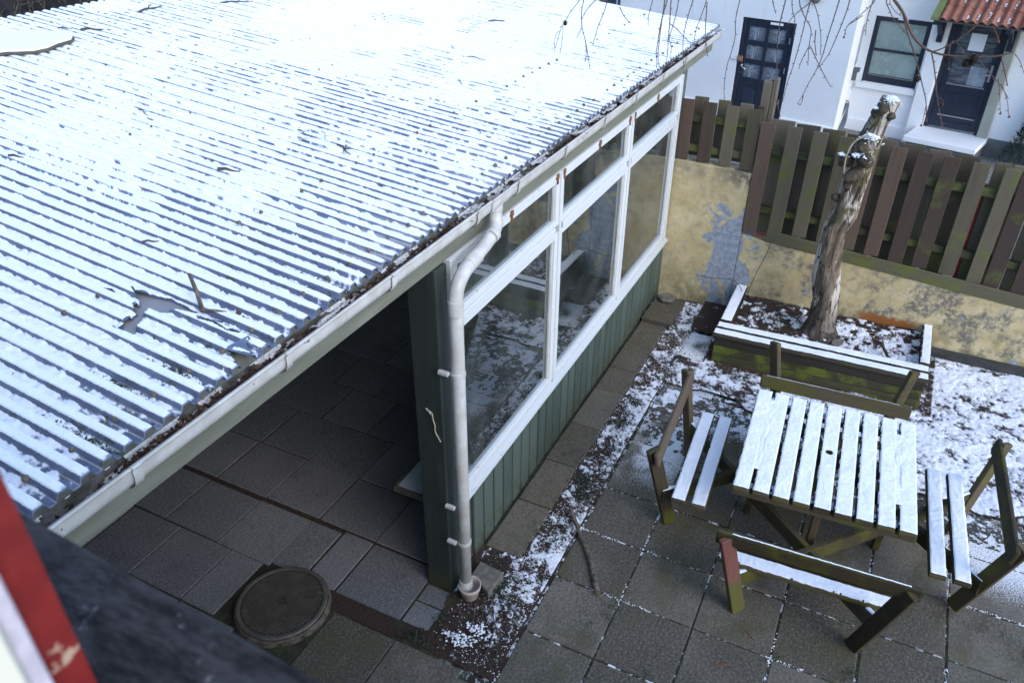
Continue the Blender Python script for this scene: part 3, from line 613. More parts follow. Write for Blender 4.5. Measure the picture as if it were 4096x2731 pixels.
def roof_snow_patch(name, x0, x1, s0, s1, dx, ds):
    X, S = np.meshgrid(np.arange(x0, x1, dx), np.arange(s0, s1, ds), indexing='ij'); H, T = roof_snow(X, S)
    T = np.where(inhole(X, S), -.1, T)
    sx, sy = X[0, 0], S[0, 0]; mx = np.maximum(np.maximum(T[:-1, :-1], T[1:, :-1]), np.maximum(T[1:, 1:], T[:-1, 1:]))
    keep = (mx > -.004) & (np.minimum(np.minimum(T[:-1, :-1], T[1:, :-1]), np.minimum(T[1:, 1:], T[:-1, 1:])) > -.05)
    return grid_mesh(name, X+.03*S, 1.884+S, 2.80+.085*S+H-T+np.maximum(T, .0004), keep, M['roof_snow'], shed, 'stuff', thick=T)
roof_snow_patch('snow_layer', .7, 2.6, .004, 2.4, .0031, .0065)
roof_snow_patch('snow_layer', 2.6-.003, XR1, .004, SMAX, .0062, .018)
roof_snow_patch('snow_layer', XR0+.01, 2.6, 2.4-.0065, SMAX, .0062, .022)
# screw caps
cap = MB().lathe((0, 0, 0), [(.001, .020), (.008, .019), (.0125, .013), (.0135, .005), (.012, 0)], 10).mesh('screw_cap', smooth=True, mat=M['cap'])
for s_, prob in ((.112, .95), (.748, .75), (1.375, .42), (1.99, .35), (2.58, .2), (3.11, .15)):
    k = 0; x = 1.041-.155*3
    while x < 8.6:
        if x > .5 and random.random() < prob*(1 if x < 5.5 else .8):
            wp = RP(x+random.gauss(0, .003), s_+random.gauss(0, .004), .004); r = random.uniform(.75, 1.1)*(.82 if s_ < 1 else .55)
            piece('screw_cap', cap, shed, Vector(wp)-Vector((3.08, 1.97, 0)), (random.uniform(-.3, .3), random.uniform(-.3, .3), 0), None, (r, r, r*1.1))
        x += .1545
# moss flecks in the valleys near the eave
pts = []
for (x, s_, n_, lx) in ((2.27, .30, 150, .22), (1.94, .51, 60, .06), (1.48, .15, 70, .09), (1.36, .28, 50, .1), (1.11, .15, 60, .1), (2.2, .15, 60, .12), (1.2, .6, 30, .1), (2.6, .1, 50, .1), (3.1, .08, 60, .1), (3.9, .06, 50, .1), (4.6, .06, 60, .1), (5.3, .05, 60, .1), (6.2, .05, 60, .1)):
    kx = round((x-X0R)/PITCH-.72)+.72
    for _ in range(n_): pts.append(RP(X0R+kx*PITCH+random.gauss(0, .008), max(.0, s_+random.gauss(0, lx)), -DEP+.006))
leafquads('roof_moss', pts, .008, M['weed'], shed, 'stuff', .8)
# gutter
GY, GZ, GR = 1.930, 2.720, .053
GD = .034
def gutter_arc(r, a0=0, a1=math.pi, n=14): return [(GY-r, GZ), (GY-r, GZ-.010)]+[(GY-math.cos(a0+(a1-a0)*i/n)*r, GZ-GD-math.sin(a0+(a1-a0)*i/n)*r) for i in range(n+1)]+[(GY+r, GZ)]
def sweep(mb, prof2, x0, x1, close=False):
    n = len(prof2); mb.add([(x0, y, z) for y, z in prof2]+[(x1, y, z) for y, z in prof2], [(i, i+1, n+i+1, n+i) for i in range(n-1)]+([(n-1, 0, n, 2*n-1)] if close else []))
gx0, gx1 = .35, 8.93
for a, b in ((gx0, 3.56), (3.56, 3.78), (3.78, gx1)):
    mb = MB(); r = GR if (a, b) != (3.56, 3.78) else GR+.004
    outer = gutter_arc(r); lip = [(GY-r-.001+.010*math.cos(t), GZ+.003+.006*math.sin(t)) for t in (3.6, 2.6, 1.6, .6, -.4)]
    sweep(mb, lip[::-1]+outer, a, b)
    o = mb.build('gutter', M['gutter'], shed, smooth=True)
    if (a, b) == (3.56, 3.78): o['label'] = 'rust stained gutter outlet joint'
mb = MB(); sweep(mb, gutter_arc(GR-.003), gx0+.002, gx1-.002); mb.build('gutter_lining', M['gutter_in'], shed, smooth=True)
mb = MB(); mb.add([(gx1, y, z) for y, z in gutter_arc(GR)], [tuple(range(18))]); mb.build('gutter_end_cap', M['gutter'], shed)
# mossy flashing strip between sheets and gutter
mb = MB(); sweep(mb, [(2.02, 2.768), (1.99, 2.762), (1.974, 2.748), (1.972, 2.70)], gx0, 8.80); mb.build('eave_flashing', M['flashing'], shed)
for x in (1.139, 1.861, 2.585, 3.40, 3.90, 4.609, 5.332, 6.045, 6.763, 7.455, 8.15, 8.82):
    mb = MB(); a = gutter_arc(GR+.009, 0, math.pi*.93, 12)[:-1]; lip = [(GY-GR-.006+.012*math.cos(t), GZ+.006+.007*math.sin(t)) for t in (3.6, 2.4, 1.2, 0)]
    sweep(mb, lip[::-1]+a, x-.018, x+.018); mb.build('gutter_bracket', M['gutter'], shed, smooth=True)
# fascia
MB().box(.38, 1.985, 2.487, 8.98, 2.008, 2.715).build('fascia', M['fascia'], shed, bevel=.003)
# eave beam and wall plate, ceiling
MB().box(.38, 2.012, 2.492, 8.6, 2.12, 2.70).build('eave_beam', M['post'], shed)
MB().add([(.4, 2.12, 2.70), (8.65, 2.12, 2.70), (8.75, 6.52, 3.08), (.5, 6.52, 3.08)], [(0, 3, 2, 1)]).build('ceiling', M['ceiling'], shed)
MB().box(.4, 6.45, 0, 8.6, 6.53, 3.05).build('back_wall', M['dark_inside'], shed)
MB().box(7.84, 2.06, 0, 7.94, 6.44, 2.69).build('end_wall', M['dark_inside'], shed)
# front corner post: two timbers
MB().box(3.08, 1.965, 0, 3.20, 2.15, 2.486).build('post', M['post'], shed, bevel=.004)
MB().box(3.203, 2.011, 0, 3.37, 2.12, 2.486).build('post', M['green'], shed, bevel=.003)
MB().box(7.80, 1.985, .0, 8.02, 2.055, 2.49).build('post', M['green'], shed, bevel=.003)
# cladding boards
cb = MB().box(-.0670, 0, 0, .0670, .024, .67).mesh('wall_board', bevel=.004)
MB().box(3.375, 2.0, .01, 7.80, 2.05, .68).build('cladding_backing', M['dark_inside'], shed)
x = 3.43
while x < 7.80:
    piece('wall_board', cb, shed, (x+.0775-3.08, 1.973-1.97+random.uniform(0, .003), random.uniform(.0, .01)), (0, random.uniform(-.004, .004), 0), M['green']); x += .1545
# white sill
MB().box(3.26, 1.935, .675, 7.86, 2.0, .70).build('sill_moulding', M['sill'], shed, bevel=.004)
MB().add([(3.26, 1.945, .702), (7.85, 1.945, .702), (7.85, 2.05, .76), (3.26, 2.05, .76), (3.26, 1.945, .69), (7.85, 1.945, .69), (7.85, 2.05, .69), (3.26, 2.05, .69)], [(0, 1, 2, 3), (4, 7, 6, 5), (0, 4, 5, 1), (1, 5, 6, 2), (2, 6, 7, 3), (3, 7, 4, 0)]).build('window_sill', M['sill'], shed)
MB().box(3.26, 1.970, 2.462, 7.80, 2.009, 2.4855).build('head_rail', M['white'], shed, bevel=.003)
# windows: three bays, each lower and upper light
bays = [(3.26, 4.77), (4.77, 6.29), (6.29, 7.80)]
for i, (a, b) in enumerate(bays):
    for lo, (z0, z1) in enumerate(((.745, 2.035), (2.09, 2.460))):
        f = .055
        fr_ = MB().box(a+.012, 1.972, z0, a+.012+f, 2.028, z1).box(b-.012-f, 1.972, z0, b-.012, 2.028, z1).box(a+.012+f, 1.974, z0, b-.012-f, 2.028, z0+(.035 if lo == 0 else .045)).box(a+.012+f, 1.974, z1-.045, b-.012-f, 2.028, z1).build('window', M['white'], shed, bevel=.003)
        MB().box(a+.012+f-.004, 2.004, z0+.03, b-.012-f+.004, 2.008, z1-.04).build('pane', M['glass'], fr_)
        # thin glazing bead, set back
        c0, c1 = a+.012+f, b-.012-f
        MB().box(c0, 1.988, z0+.03, c0+.012, 2.002, z1-.045).build('glazing_bead', M['gutter'], fr_); MB().box(c1-.012, 1.988, z0+.03, c1, 2.002, z1-.045).build('glazing_bead', M['gutter'], fr_)
    MB().box(a+.067, 1.966, 2.037, b-.067, 2.03, 2.088).build('transom', M['white'], shed, bevel=.004)
for x in (3.245, 4.77, 6.29, 7.80): MB().box(x-.013, 1.960, .72, x+.013, 2.04, 2.486).build('mullion', M['white'], shed, bevel=.003)
for x, z in ((3.996, 2.462), (4.705, 2.462), (4.822, 2.462), (5.515, 2.462), (6.215, 2.462), (6.341, 2.462), (6.988, 2.462)):
    MB().box(x-.018, 1.962, z-.012, x+.018, 1.974, z+.022).box(x-.004, 1.9615, z-.05, x+.006, 1.9735, z-.013).build('rusty_hinge', M['rust'], shed)
# down pipe
Dp = [(3.69, 1.925, 2.675), (3.688, 1.922, 2.59), (3.665, 1.905, 2.53), (3.56, 1.880, 2.512), (3.30, 1.866, 2.475), (3.20, 1.862, 2.455), (3.13, 1.86, 2.41), (3.105, 1.86, 2.34), (3.103, 1.86, 1.2), (3.103, 1.862, .09)]
def smoothpts(P_, it=2):
    P_ = [Vector(p) for p in P_]
    for _ in range(it):
        Q = [P_[0]]
        for a, b in zip(P_[:-1], P_[1:]): Q += [a.lerp(b, .25), a.lerp(b, .75)]
        Q.append(P_[-1]); P_ = Q
    return P_
dp = MB().tube(smoothpts(Dp[:8])+[Vector(Dp[8]), Vector(Dp[9])], .040, 24).build('down_pipe', M['gutter'], shed, smooth=True)
def ring(p, d, r, h, mat='gutter', nm='pipe_collar'):
    p = Vector(p); d = Vector(d).normalized(); return MB().tube([p-d*h, p-d*h*.9, p+d*h*.9, p+d*h], [r*.97, r, r, r*.97], 24).build(nm, M[mat], dp, smooth=False)
ring((3.69, 1.925, 2.65), (0, 0, 1), .046, .035); ring((3.31, 1.866, 2.477), (1, 0, .18), .0445, .05); ring((3.56, 1.874, 2.523), (1, 0, .2), .044, .02)
ring((3.104, 1.86, 2.29), (0, 0, 1), .0445, .045); ring((3.103, 1.86, 1.86), (0, 0, 1), .045, .012); ring((3.103, 1.86, .52), (0, 0, 1), .045, .012); ring((3.103, 1.862, .12), (0, 0, 1), .046, .035)
for z in (1.87, .84, .53): MB().box(3.045, 1.895, z-.012, 3.072, 1.962, z+.012).build('pipe_bracket', M['gutter'], dp, bevel=.003)
# litter lying in the gutter
pts = []
for _ in range(4200):
    x = random.uniform(.8, 8.8); d = float(fbm(np.array([x]), np.array([1.]), 2.1, 3, 2)[0])
    if random.random() < ss(np.array(d), .42, .6)*(1 if x < 5.5 else .5)+.08: pts.append((x, GY-.016+random.gauss(0, .013), GZ-.024+random.random()*.016))
tag(leafquads('gutter_leaves', pts, .013, M['leaf'], up=.8), 'wet brown leaves rotting in the white gutter', 'leaf litter', kind='stuff')
pts2 = [(p[0]+random.gauss(0, .02), p[1], p[2]+.004) for p in random.sample(pts, 170)]
tag(leafquads('gutter_dry_leaves', pts2, .018, M['leaf2'], up=.8), 'lighter curled leaves on top of the gutter litter', 'leaf litter', kind='stuff')
def gut_snow(X, Y):
    n = fbm(X*.6, Y*2, 16, 5, 2, .6); t = (n-.50)*.03+.006*ss(X, 3, 6); base = GZ-.050+((Y-GY)/GR)**2*.042
    lvl = GZ-.030+t; return np.maximum(lvl, base+.0005), np.where((n > .51+.05*(fbm(X, Y, 1.5, 2, 4)-.3)), t+.02, -1)
tag(region_field('gutter_snow', .8, 8.9, GY-.043, GY+.043, .006, gut_snow, M['snow_dirty']), 'dirty thin snow lying in the gutter', 'snow', kind='stuff')
# frayed string on the post
q = [(3.077, 2.072, 1.547), (3.074, 2.03, 1.543), (3.072, 2.03, 1.50), (3.074, 2.015, 1.45), (3.072, 2.02, 1.41), (3.074, 2.0, 1.37), (3.076, 1.985, 1.335)]
tag(MB().tube(smoothpts(q), .0045, 6).tube(smoothpts([(3.076, 2.075, 1.56), (3.070, 2.05, 1.55), (3.07, 2.04, 1.53)]), .005, 6).build('frayed_string', M['string'], smooth=True), 'frayed white string nailed to the dark green corner post', 'string')
# counter inside behind the windows
ct = thing('counter', (5.4, 2.2, 0), 'long pale blue worktop running inside below the shed windows', 'counter')
MB().box(3.21, 2.06, .66, 7.75, 2.435, .685).build('worktop', M['counter'], ct); MB().box(3.20, 2.437, .645, 7.76, 2.455, .688).box(3.185, 2.06, .645, 3.208, 2.455, .688).build('edge_trim', M['ply'], ct)
for x in (3.9, 5.4, 7.0): MB().box(x, 2.40, 0, x+.05, 2.43, .655).build('leg', M['ply'], ct)
# flat snowy board lying on the roof
bd = [(3.30, 3.737), (3.37, 3.727), (3.406, 3.69), (3.508, 3.62), (3.615, 3.621), (3.74, 3.671), (3.86, 3.69), (3.93, 3.76), (3.90, 3.93), (3.80, 4.05), (3.64, 4.22), (3.2, 4.5), (2.7, 4.5), (2.75, 3.9)]
rb = thing('roof_board', RP(3.3, 4.0, .01), 'flat snow covered board lying on the upper part of the corrugated roof', 'board')
def rprism(poly, h0, h1):
    n_ = len(poly); mb = MB(); mb.add([RP(x, s, h0) for x, s in poly]+[RP(x, s, h1) for x, s in poly], [tuple(range(n_))[::-1], tuple(range(n_, 2*n_))]+[(i, (i+1) % n_, n_+(i+1) % n_, n_+i) for i in range(n_)]); return mb
rprism(bd, .016, .034).build('board', M['ply'], rb); rprism([(3.34+(x-3.34)*.99, 4.0+(s-4.0)*.985) for x, s in bd], .0345, .048).build('snow_layer', M['snow'], rb, kind='stuff')

# ---------------------------------------------------------------- measuring helper: sight line of a photo point met with the plane x = X
RR = ((0.4437532, -0.89613183, 0.00555378), (-0.47890691, -0.24237777, -0.84374237), (0.7574505, 0.37175364, -0.53671964))
def at(px, py, X):
    c = ((px-1176)/1787.96, (py-784)/1787.96, 1.0); d = [sum(RR[i][j]*c[i] for i in range(3)) for j in range(3)]
    t = X/d[0]; return Vector((X, d[1]*t, 4.37+d[2]*t))
def q3(x, y): return ((2600+x*.63605)/1.74150, y*.63605/1.74150)
def q2(a, b): return ((2300+a*.48895)/1.74150, b*.48895/1.74150)
def q1(a, b): return ((3250+a*.35969)/1.74150, b*.35969/1.74150)
def q6(x, y): return ((2600+x*.63605)/1.74150, (900+y*.63605)/1.74150)

def snow_slab(mw, x0, x1, y0, y1, z, th, parent, res=.006, holes=None, k=0, wob=.004):
    """soft edged snow lying on a board; coordinates in the parent's local space"""
    X, Y = np.meshgrid(np.arange(x0, x1+res*.5, res), np.arange(y0, y1+res*.5, res), indexing='ij')
    e = np.minimum(np.minimum(X-x0, x1-X), np.minimum(Y-y0, y1-Y))-wob*(fbm(X+k, Y+k, 30, 3, k)); r = .012
    f = np.clip(e/r, 0, 1); f = np.sqrt(1-(1-f)**2)
    T = th*f*(.62+.7*fbm(X+k, Y, 9, 4, k+1))+.0045*(fbm(X, Y+k, 60, 3, k)-.5)
    T = np.where(e < 0, -1, T); Z = z+np.maximum(T, -.001)
    keep = np.minimum(np.minimum(T[:-1, :-1], T[1:, :-1]), np.minimum(T[1:, 1:], T[:-1, 1:])) > -.5
    if holes: 
        xm = (X[:-1, :-1]+X[1:, 1:])/2; ym = (Y[:-1, :-1]+Y[1:, 1:])/2
        for hx, hy, hr in holes: keep &= ((xm-hx)**2+(ym-hy)**2 > hr*hr)
    nx, ny = X.shape
    save = MW.get(parent.name); MW[parent.name] = Matrix.Identity(4)
    o = grid_mesh('snow_layer', X, Y, Z, keep, M['snow'], parent, 'stuff'); MW[parent.name] = save; return o

# ---------------------------------------------------------------- yellow wall
gw = thing('garden_wall', (7.95, 1.1, 0), 'peeling yellow rendered garden wall with a stepped top behind the planter', 'wall')
def wt(y): return .915+.075*(y-1.15)
mb = MB()
def wallpoly(P_, x0, x1):
    n_ = len(P_); return MB().add([(x0, y, z) for y, z in P_]+[(x1, y, z) for y, z in P_], [tuple(range(n_)), tuple(range(n_, 2*n_))[::-1]]+[(i, n_+i, n_+(i+1) % n_, (i+1) % n_) for i in range(n_)])
top = [(y, wt(y)+random.uniform(-.006, .006)) for y in np.arange(-4.2, 1.17, .12)]
wallpoly([(-4.2, -.1)]+top[::1]+[(1.165, wt(1.165)), (1.165, -.1)], 7.85, 8.06).build('low_wall', M['yellow'], gw, bevel=.008)
wallpoly([(1.168, -.1), (1.168, 1.585), (1.5, 1.602), (2.03, 1.615), (2.03, -.1)], 7.85, 8.06).build('high_wall', M['yellow'], gw, bevel=.006)
MB().box(7.952, 2.06, -.1, 8.06, 6.6, 1.6).build('high_wall', M['yellow'], gw)
mb = MB()
Yp = list(np.arange(-4.2, -.85, .15))+[-.85]
mb.add([(7.745+random.uniform(-.008, .008), y, -.1) for y in Yp]+[(7.755+random.uniform(-.008, .008), y, .10+random.uniform(-.006, .006)) for y in Yp]+[(7.849, y, .112) for y in Yp], [(i, i+1, len(Yp)+i+1, len(Yp)+i) for i in range(len(Yp)-1)]+[(len(Yp)+i, len(Yp)+i+1, 2*len(Yp)+i+1, 2*len(Yp)+i) for i in range(len(Yp)-1)])
mb.build('footing', M['cement'], gw)
# dark root / crack in the corner
# ---------------------------------------------------------------- fence
fn = thing('fence', (7.9, 1.1, .9), 'weathered brown and mossy hit and miss board fence on the yellow wall', 'fence')
def ft(y): return (2.24-.03*(1.98-y)) if y > 1.165 else 2.118+.057*(y-1.16)
def board(y0, y1, z0, z1, x0, x1, mat):
    d = random.uniform(-.006, .006); L = Vector((7.9, 1.1, .9))
    mb = MB().box(x0, y0, z0, x1, y1, z1); mb.v = [(x, y+d*(z-z0), z) for x, y, z in mb.v]
    return mb.build('fence_board', M[mat], fn, bevel=.004)
for (a, b, m_) in ((1.978, 1.841, 'fence_r'), (1.744, 1.608, 'fence_r'), (1.519, 1.394, 'fence_g'), (1.301, 1.17, 'fence_g')): board(b, a, 1.625-.02*(1.98-a), ft(a)-.0, 7.862, 7.882, m_)
for (a, b) in ((1.863, 1.72), (1.626, 1.50), (1.411, 1.278), (1.24, 1.17)): board(b, a, 1.64, ft(a)+.012, 7.972, 7.990, 'fence_g' if random.random() < .5 else 'fence_back')
MB().bar((7.93, 1.99, 2.045), (7.93, 1.17, 2.055), .06, .07).build('rail', M['fence_h'], fn, bevel=.003)
MB().bar((7.93, 1.99, 1.742), (7.93, 1.17, 1.735), .06, .07).build('rail', M['fence_h'], fn, bevel=.003)
fy = [1.162, .908, .667, .426, .195, -.038, -.264, -.482, -.729, -.979, -1.125, -1.36, -1.60, -1.84, -2.08, -2.32, -2.56, -2.8, -3.04, -3.28, -3.52]
fm = ['fence_r', 'fence_g', 'fence_g', 'fence_g', 'fence_r', 'fence_r', 'fence_r', 'fence_r', 'fence_g', 'fence_g', 'fence_r']
for i, y in enumerate(fy):
    wd = .138 if i != 9 else .125
    z0 = .955 if i == 0 else wt(y)+.125-.02*random.random()
    board(y-wd, y, z0, ft(y), 7.862 if i else 7.842, 7.882 if i else 7.860, fm[i % len(fm)])
bt = [(1.037, .90), (.795, .66), (.549, .43), (.32, .19), (.086, -.03), (-.157, -.27), (-.395, -.49), (-.621, -.745), (-.955, -.99), (-1.10, -1.22), (-1.33, -1.47), (-1.56, -1.70), (-1.8, -1.95), (-2.05, -2.2), (-2.3, -2.42), (-2.5, -2.66), (-2.78, -2.9), (-3.02, -3.14)]
for a, b in bt:
    board(b-.045, a+.045, wt(a)+.02, ft(a)+.005+random.uniform(0, .012), 7.972, 7.990, random.choice(['fence_back', 'fence_g', 'fence_back']))
MB().bar((7.93, 1.165, 1.840), (7.93, -3.6, 1.61), .06, .075).build('rail', M['fence_h'], fn, bevel=.003)
MB().bar((7.93, 1.165, 1.222), (7.93, -3.6, .98), .06, .07).build('rail', M['fence_h'], fn, bevel=.003)
MB().bar((7.852, .915, wt(.915)+.062), (7.852, -3.6, wt(-3.6)+.062), .024, .125).build('bottom_board', M['fence_h'], fn, bevel=.004)
MB().bar((7.872, 1.02, .955), (7.872, .90, .95), .03, .02).build('red_block', M['red_post'], fn)
MB().box(8.0, -.935, .8, 8.05, -.88, 1.78).build('red_post', M['red_post'], fn)
fp = MB().box(8.10, 1.155, -.05, 8.20, 1.245, 2.44).box(8.102, 1.10, -.05, 8.198, 1.153, 2.47).build('fence_post', M['old_post'], bevel=.008); tag(fp, 'tall weathered post standing behind the fence in front of the panelled door', 'post')
# ---------------------------------------------------------------- planter
pl = thing('planter', (7.2, .1, 0), 'low mossy timber planter with snow on its rim against the yellow wall', 'planter')
def xf(y): return 6.72+.036*(1.1-y)
for k in range(3):
    z0 = .0+k*.098; mt = 'planter_m' if k < 2 else 'planter'
    MB().bar((xf(1.08)+.045, 1.075, z0+.048), (xf(-.83)+.045, -.825, z0+.048), .04, .092).build('side_board', M[mt], pl, bevel=.004)
    MB().bar((6.84, 1.065, z0+.048), (7.845, 1.085, z0+.048), .04, .092).build('side_board', M['planter'], pl, bevel=.004)
    MB().bar((6.90, -.81, z0+.048), (7.845, -.80, z0+.048), .04, .092).build('side_board', M['planter'], pl, bevel=.004)
def rimrot(): 
    return Matrix.Translation((6.72-7.2, 1.1-.1, 0)) @ Matrix.Rotation(.036, 4, 'Z')
def rim(name, x0, x1, y0, y1, rot, org, k):
    e = thing(name, mat=Matrix.Translation(org) @ Matrix.Rotation(rot, 4, 'Z')); bpy.data.objects.remove(e); return None
def rimboard(org, rot, lx, ly, k):
    mw = Matrix.Translation(Vector(org)-Vector((7.2, .1, 0))) @ Matrix.Rotation(rot, 4, 'Z')
    o = link('rim_board', MB().box(0, 0, 0, lx, ly, .032).mesh('rim_board', bevel=.004), M['planter'], pl, mw=mw)
    X0 = snow_slab(None, .001, lx-.001, .001, ly-.001, .0325, .014, o, .008, None, k); return o
rt = .036
rimboard((6.72+.072, -.845, .30), rt, .118, 1.945, 1)
rimboard((6.72+.072+.128, -.842, .305), rt, .115, 1.94, 2)
rimboard((7.00, .975, .308), .02, .845, .118, 3)
rimboard((7.062, -.845, .308), .0, .785, .092, 4)
def psoil(X, Y):
    z = .225+.05*(fbm(X, Y, 3, 4, 1)-.5)+.02*(fbm(X, Y, 40, 3, 2)-.5)+.02*ss(X, 7.3, 7.8); return z, np.ones_like(X)
o = region_field('soil', 6.86, 7.85, -.80, 1.06, .02, psoil, M['soil'], pl)
def psnow(X, Y):
    z0, _ = psoil(X, Y); n = fbm(X, Y, 14, 5, 3, .68); c = .0-.06*ss(Y, .1, .8)+.03*ss(Y, .0, -.6)+.06*ss(X, 7.3, 7.0)-.10*ss(X, 7.6, 7.8)
    t = (n-.465+c)*.045; t = np.minimum(t, .014); t = np.where((X-7.4)**2+(Y-.17)**2 < .17**2, -.02, t); return z0+np.clip(t, -.001, .008)+.001, t+.003
region_field('snow_layer', 6.97, 7.83, -.76, .98, .008, psnow, M['soil_snow'], pl)
pts = [(random.uniform(7.0, 7.8), random.uniform(-.72, .95), .245+random.uniform(0, .02)) for _ in range(700)]
leafquads('leaf_litter', pts, .014, M['leaf'], pl, 'stuff')
pts = [(7.45+random.gauss(0, .12), .55+random.gauss(0, .13), .25+random.uniform(0, .03)) for _ in range(200)]+[(7.15+random.gauss(0, .04), .15+random.gauss(0, .04), .26) for _ in range(40)]
leafquads('weeds', pts, .012, M['weed_d'], pl, 'stuff', .9)
o = stick('stick', [(7.36, -.41, .30), (7.22, -.47, .275), (7.0, -.52, .31), (6.94, -.545, .345)], .016, .012, 'thick curved stick lying across the right part of the planter', 'stick', mat='twig')
for i, (p_, rz) in enumerate((((7.26, .10, .262), .4), ((7.20, -.02, .265), -.3))):
    sb = MB().prism([(-.07, -.035), (.06, -.045), (.08, .02), (0, .05), (-.07, .03)], 0, .018)
    o = link('broken_tile', sb.mesh('broken_tile', bevel=.003), M['snow'] if i == 0 else M['blockc'], mw=Matrix.Translation(p_) @ Matrix.Rotation(rz, 4, 'Z') @ Matrix.Rotation(.15, 4, 'X'))
    tag(o, ['snow covered broken tile at the foot of the dead trunk', 'bare broken tile beside the snowy one at the trunk foot'][i], 'tile')
# bramble stems in the planter corner
for i, P_ in enumerate(([(7.7, .98, .26), (7.72, .93, .55), (7.80, .86, .78), (7.82, .84, .95)], [(7.7, .98, .26), (7.66, 1.1, .50), (7.7, 1.35, .42), (7.75, 1.5, .40)], [(7.6, .9, .26), (7.5, .72, .42), (7.4, .3, .46), (7.35, .2, .44)])):
    tag(MB().tube(smoothpts(P_), .004, 5, noise=.2).build('bramble_stem', M['twig']), ['thin stem climbing up the yellow wall from the planter corner', 'thin stem arching left from the planter corner', 'thin stem arching right over the planter soil'][i], 'stem')
# ---------------------------------------------------------------- dead trunk
tr = thing('dead_tree', (7.38, .17, .2), 'dead leaning tree trunk with knobbly cut stubs standing in the planter', 'tree trunk')
cp = [((1058, 690), 7.38, .15), ((1062, 640), 7.39, .142), ((1085, 560), 7.40, .125), ((1110, 450), 7.40, .118), ((1108, 330), 7.40, .122), ((1112, 250), 7.40, .116), ((1135, 130), 7.40, .108), ((1160, 20), 7.40, .105)]
P_ = [(at(*q6(*a), X), r) for a, X, r in cp]+[(at(*q3(a, b), 7.40), r) for (a, b), r in (((1225, 1350), .108), ((1265, 1220), .106), ((1310, 1090), .112), ((1345, 980), .112), ((1385, 890), .095), ((1425, 800), .088), ((1470, 720), .083), ((1522, 625), .080))]
# resample and roughen
pp, rad = [], []
for (a, ra), (b, rb_) in zip(P_[:-1], P_[1:]):
    for k in range(6): pp.append(a.lerp(b, k/6)); rad.append(ra+(rb_-ra)*k/6)
pp.append(P_[-1][0]); rad.append(P_[-1][1])
seg = 40; vs = []; nn = len(pp)
for i, p in enumerate(pp):
    d = (pp[min(i+1, nn-1)]-pp[max(i-1, 0)]).normalized(); a = d.cross(Vector((1, 0, 0))).normalized(); b = d.cross(a)
    for k in range(seg):
        t = 2*math.pi*k/seg; u = math.cos(t)*1.5; v_ = math.sin(t)*1.5
        nz = float(fbm(np.array([u*1.6+9]), np.array([v_*1.6+i*.035+4]), 1.3, 4, 1)[0]); rib = float(fbm(np.array([t*2.5+30]), np.array([i*.02+2.]), 1, 2, 3)[0])
        root = 1+max(0, 1-i/8)*(.16+.45*max(0, math.sin(t*3+1))); fn = float(fbm(np.array([t*6+50]), np.array([i*.09+7.]), 1, 3, 2)[0]); r_ = rad[i]*(1+.34*(nz-.5)+.22*(rib-.5)+.12*(fn-.5))*root; vs.append(p+(a*math.cos(t)+b*math.sin(t))*r_)
fs = [(i*seg+k, i*seg+(k+1) % seg, (i+1)*seg+(k+1) % seg, (i+1)*seg+k) for i in range(nn-1) for k in range(seg)]
MB().add(vs, fs).build('trunk', M['trunk'], tr, smooth=True)
MB().add(vs[-seg:], [tuple(range(seg))]).build('cut_top', M['trunk_top'], tr)
def stub(a, b, r0, r1, mat='stub', nm='stub'):
    a = Vector(a); b = Vector(b); n_ = 9; Pq = [a.lerp(b, i/(n_-1)) for i in range(n_)]
    mb = MB(); sg = 14
    Rr = [(r0+(r1-r0)*i/(n_-1))*random.uniform(.82, 1.25) for i in range(n_)]; Rr[-1] *= .8
    mb.tube(Pq, Rr, sg, noise=.16); return mb.build(nm, M[mat], tr, smooth=True)
A = lambda x, y, X: at(*q3(x, y), X)
stub(A(1330, 1080, 7.38), A(1250, 1115, 7.20), .060, .055); MB().tube([A(1250, 1115, 7.20), A(1248, 1116, 7.194)], .042, 14, noise=.1).build('cut_face', M['trunk_top'], tr)
stub(A(1300, 1010, 7.38), A(1195, 1000, 7.26), .055, .045); stub(A(1360, 1020, 7.36), A(1350, 1000, 7.20), .065, .05)
stub(A(1380, 900, 7.4), A(1330, 835, 7.35), .05, .025); stub(A(1460, 740, 7.4), A(1405, 695, 7.33), .045, .035); stub(A(1490, 720, 7.4), A(1525, 735, 7.32), .04, .03)
stub(A(1440, 700, 7.36), A(1470, 680, 7.26), .045, .035); stub(A(1190, 1250, 7.4), A(1150, 1235, 7.33), .035, .028); stub(A(1140, 1430, 7.4), A(1105, 1440, 7.33), .03, .022)
stub(A(1300, 940, 7.34), A(1375, 920, 7.30), .07, .06, 'trunk_top', 'hollow'); stub(A(1250, 1140, 7.35), A(1260, 1170, 7.3), .05, .04); stub(A(1340, 900, 7.36), A(1300, 960, 7.3), .05, .05)
ring_ = smoothpts([A(1235, 1150, 7.25), A(1215, 1080, 7.22), A(1238, 960, 7.22), A(1290, 880, 7.24), A(1370, 852, 7.28), A(1408, 890, 7.3), A(1415, 940, 7.3), A(1440, 930, 7.32), A(1465, 850, 7.36), A(1490, 870, 7.36)])
tag(MB().tube(ring_, .007, 6, noise=.15).build('wire_loop', M['wire'], smooth=True), 'pale twisted wire looped around the stubs of the dead trunk', 'wire')
sn = []
for (a, b, X, n_, s_) in ((1395, 845, 7.33, 160, .035), (1300, 975, 7.25, 40, .02), (1350, 980, 7.24, 60, .025), (1430, 680, 7.28, 25, .015), (1205, 970, 7.25, 20, .014), (1520, 615, 7.38, 90, .035)):
    p = A(a, b, X)
    for _ in range(n_*3):
        gx, gy = random.gauss(0, s_*.8), random.gauss(0, s_*.9); sn.append((p[0]+gx, p[1]+gy, p[2]+random.gauss(0, .006)-(gx*gx+gy*gy)*6))
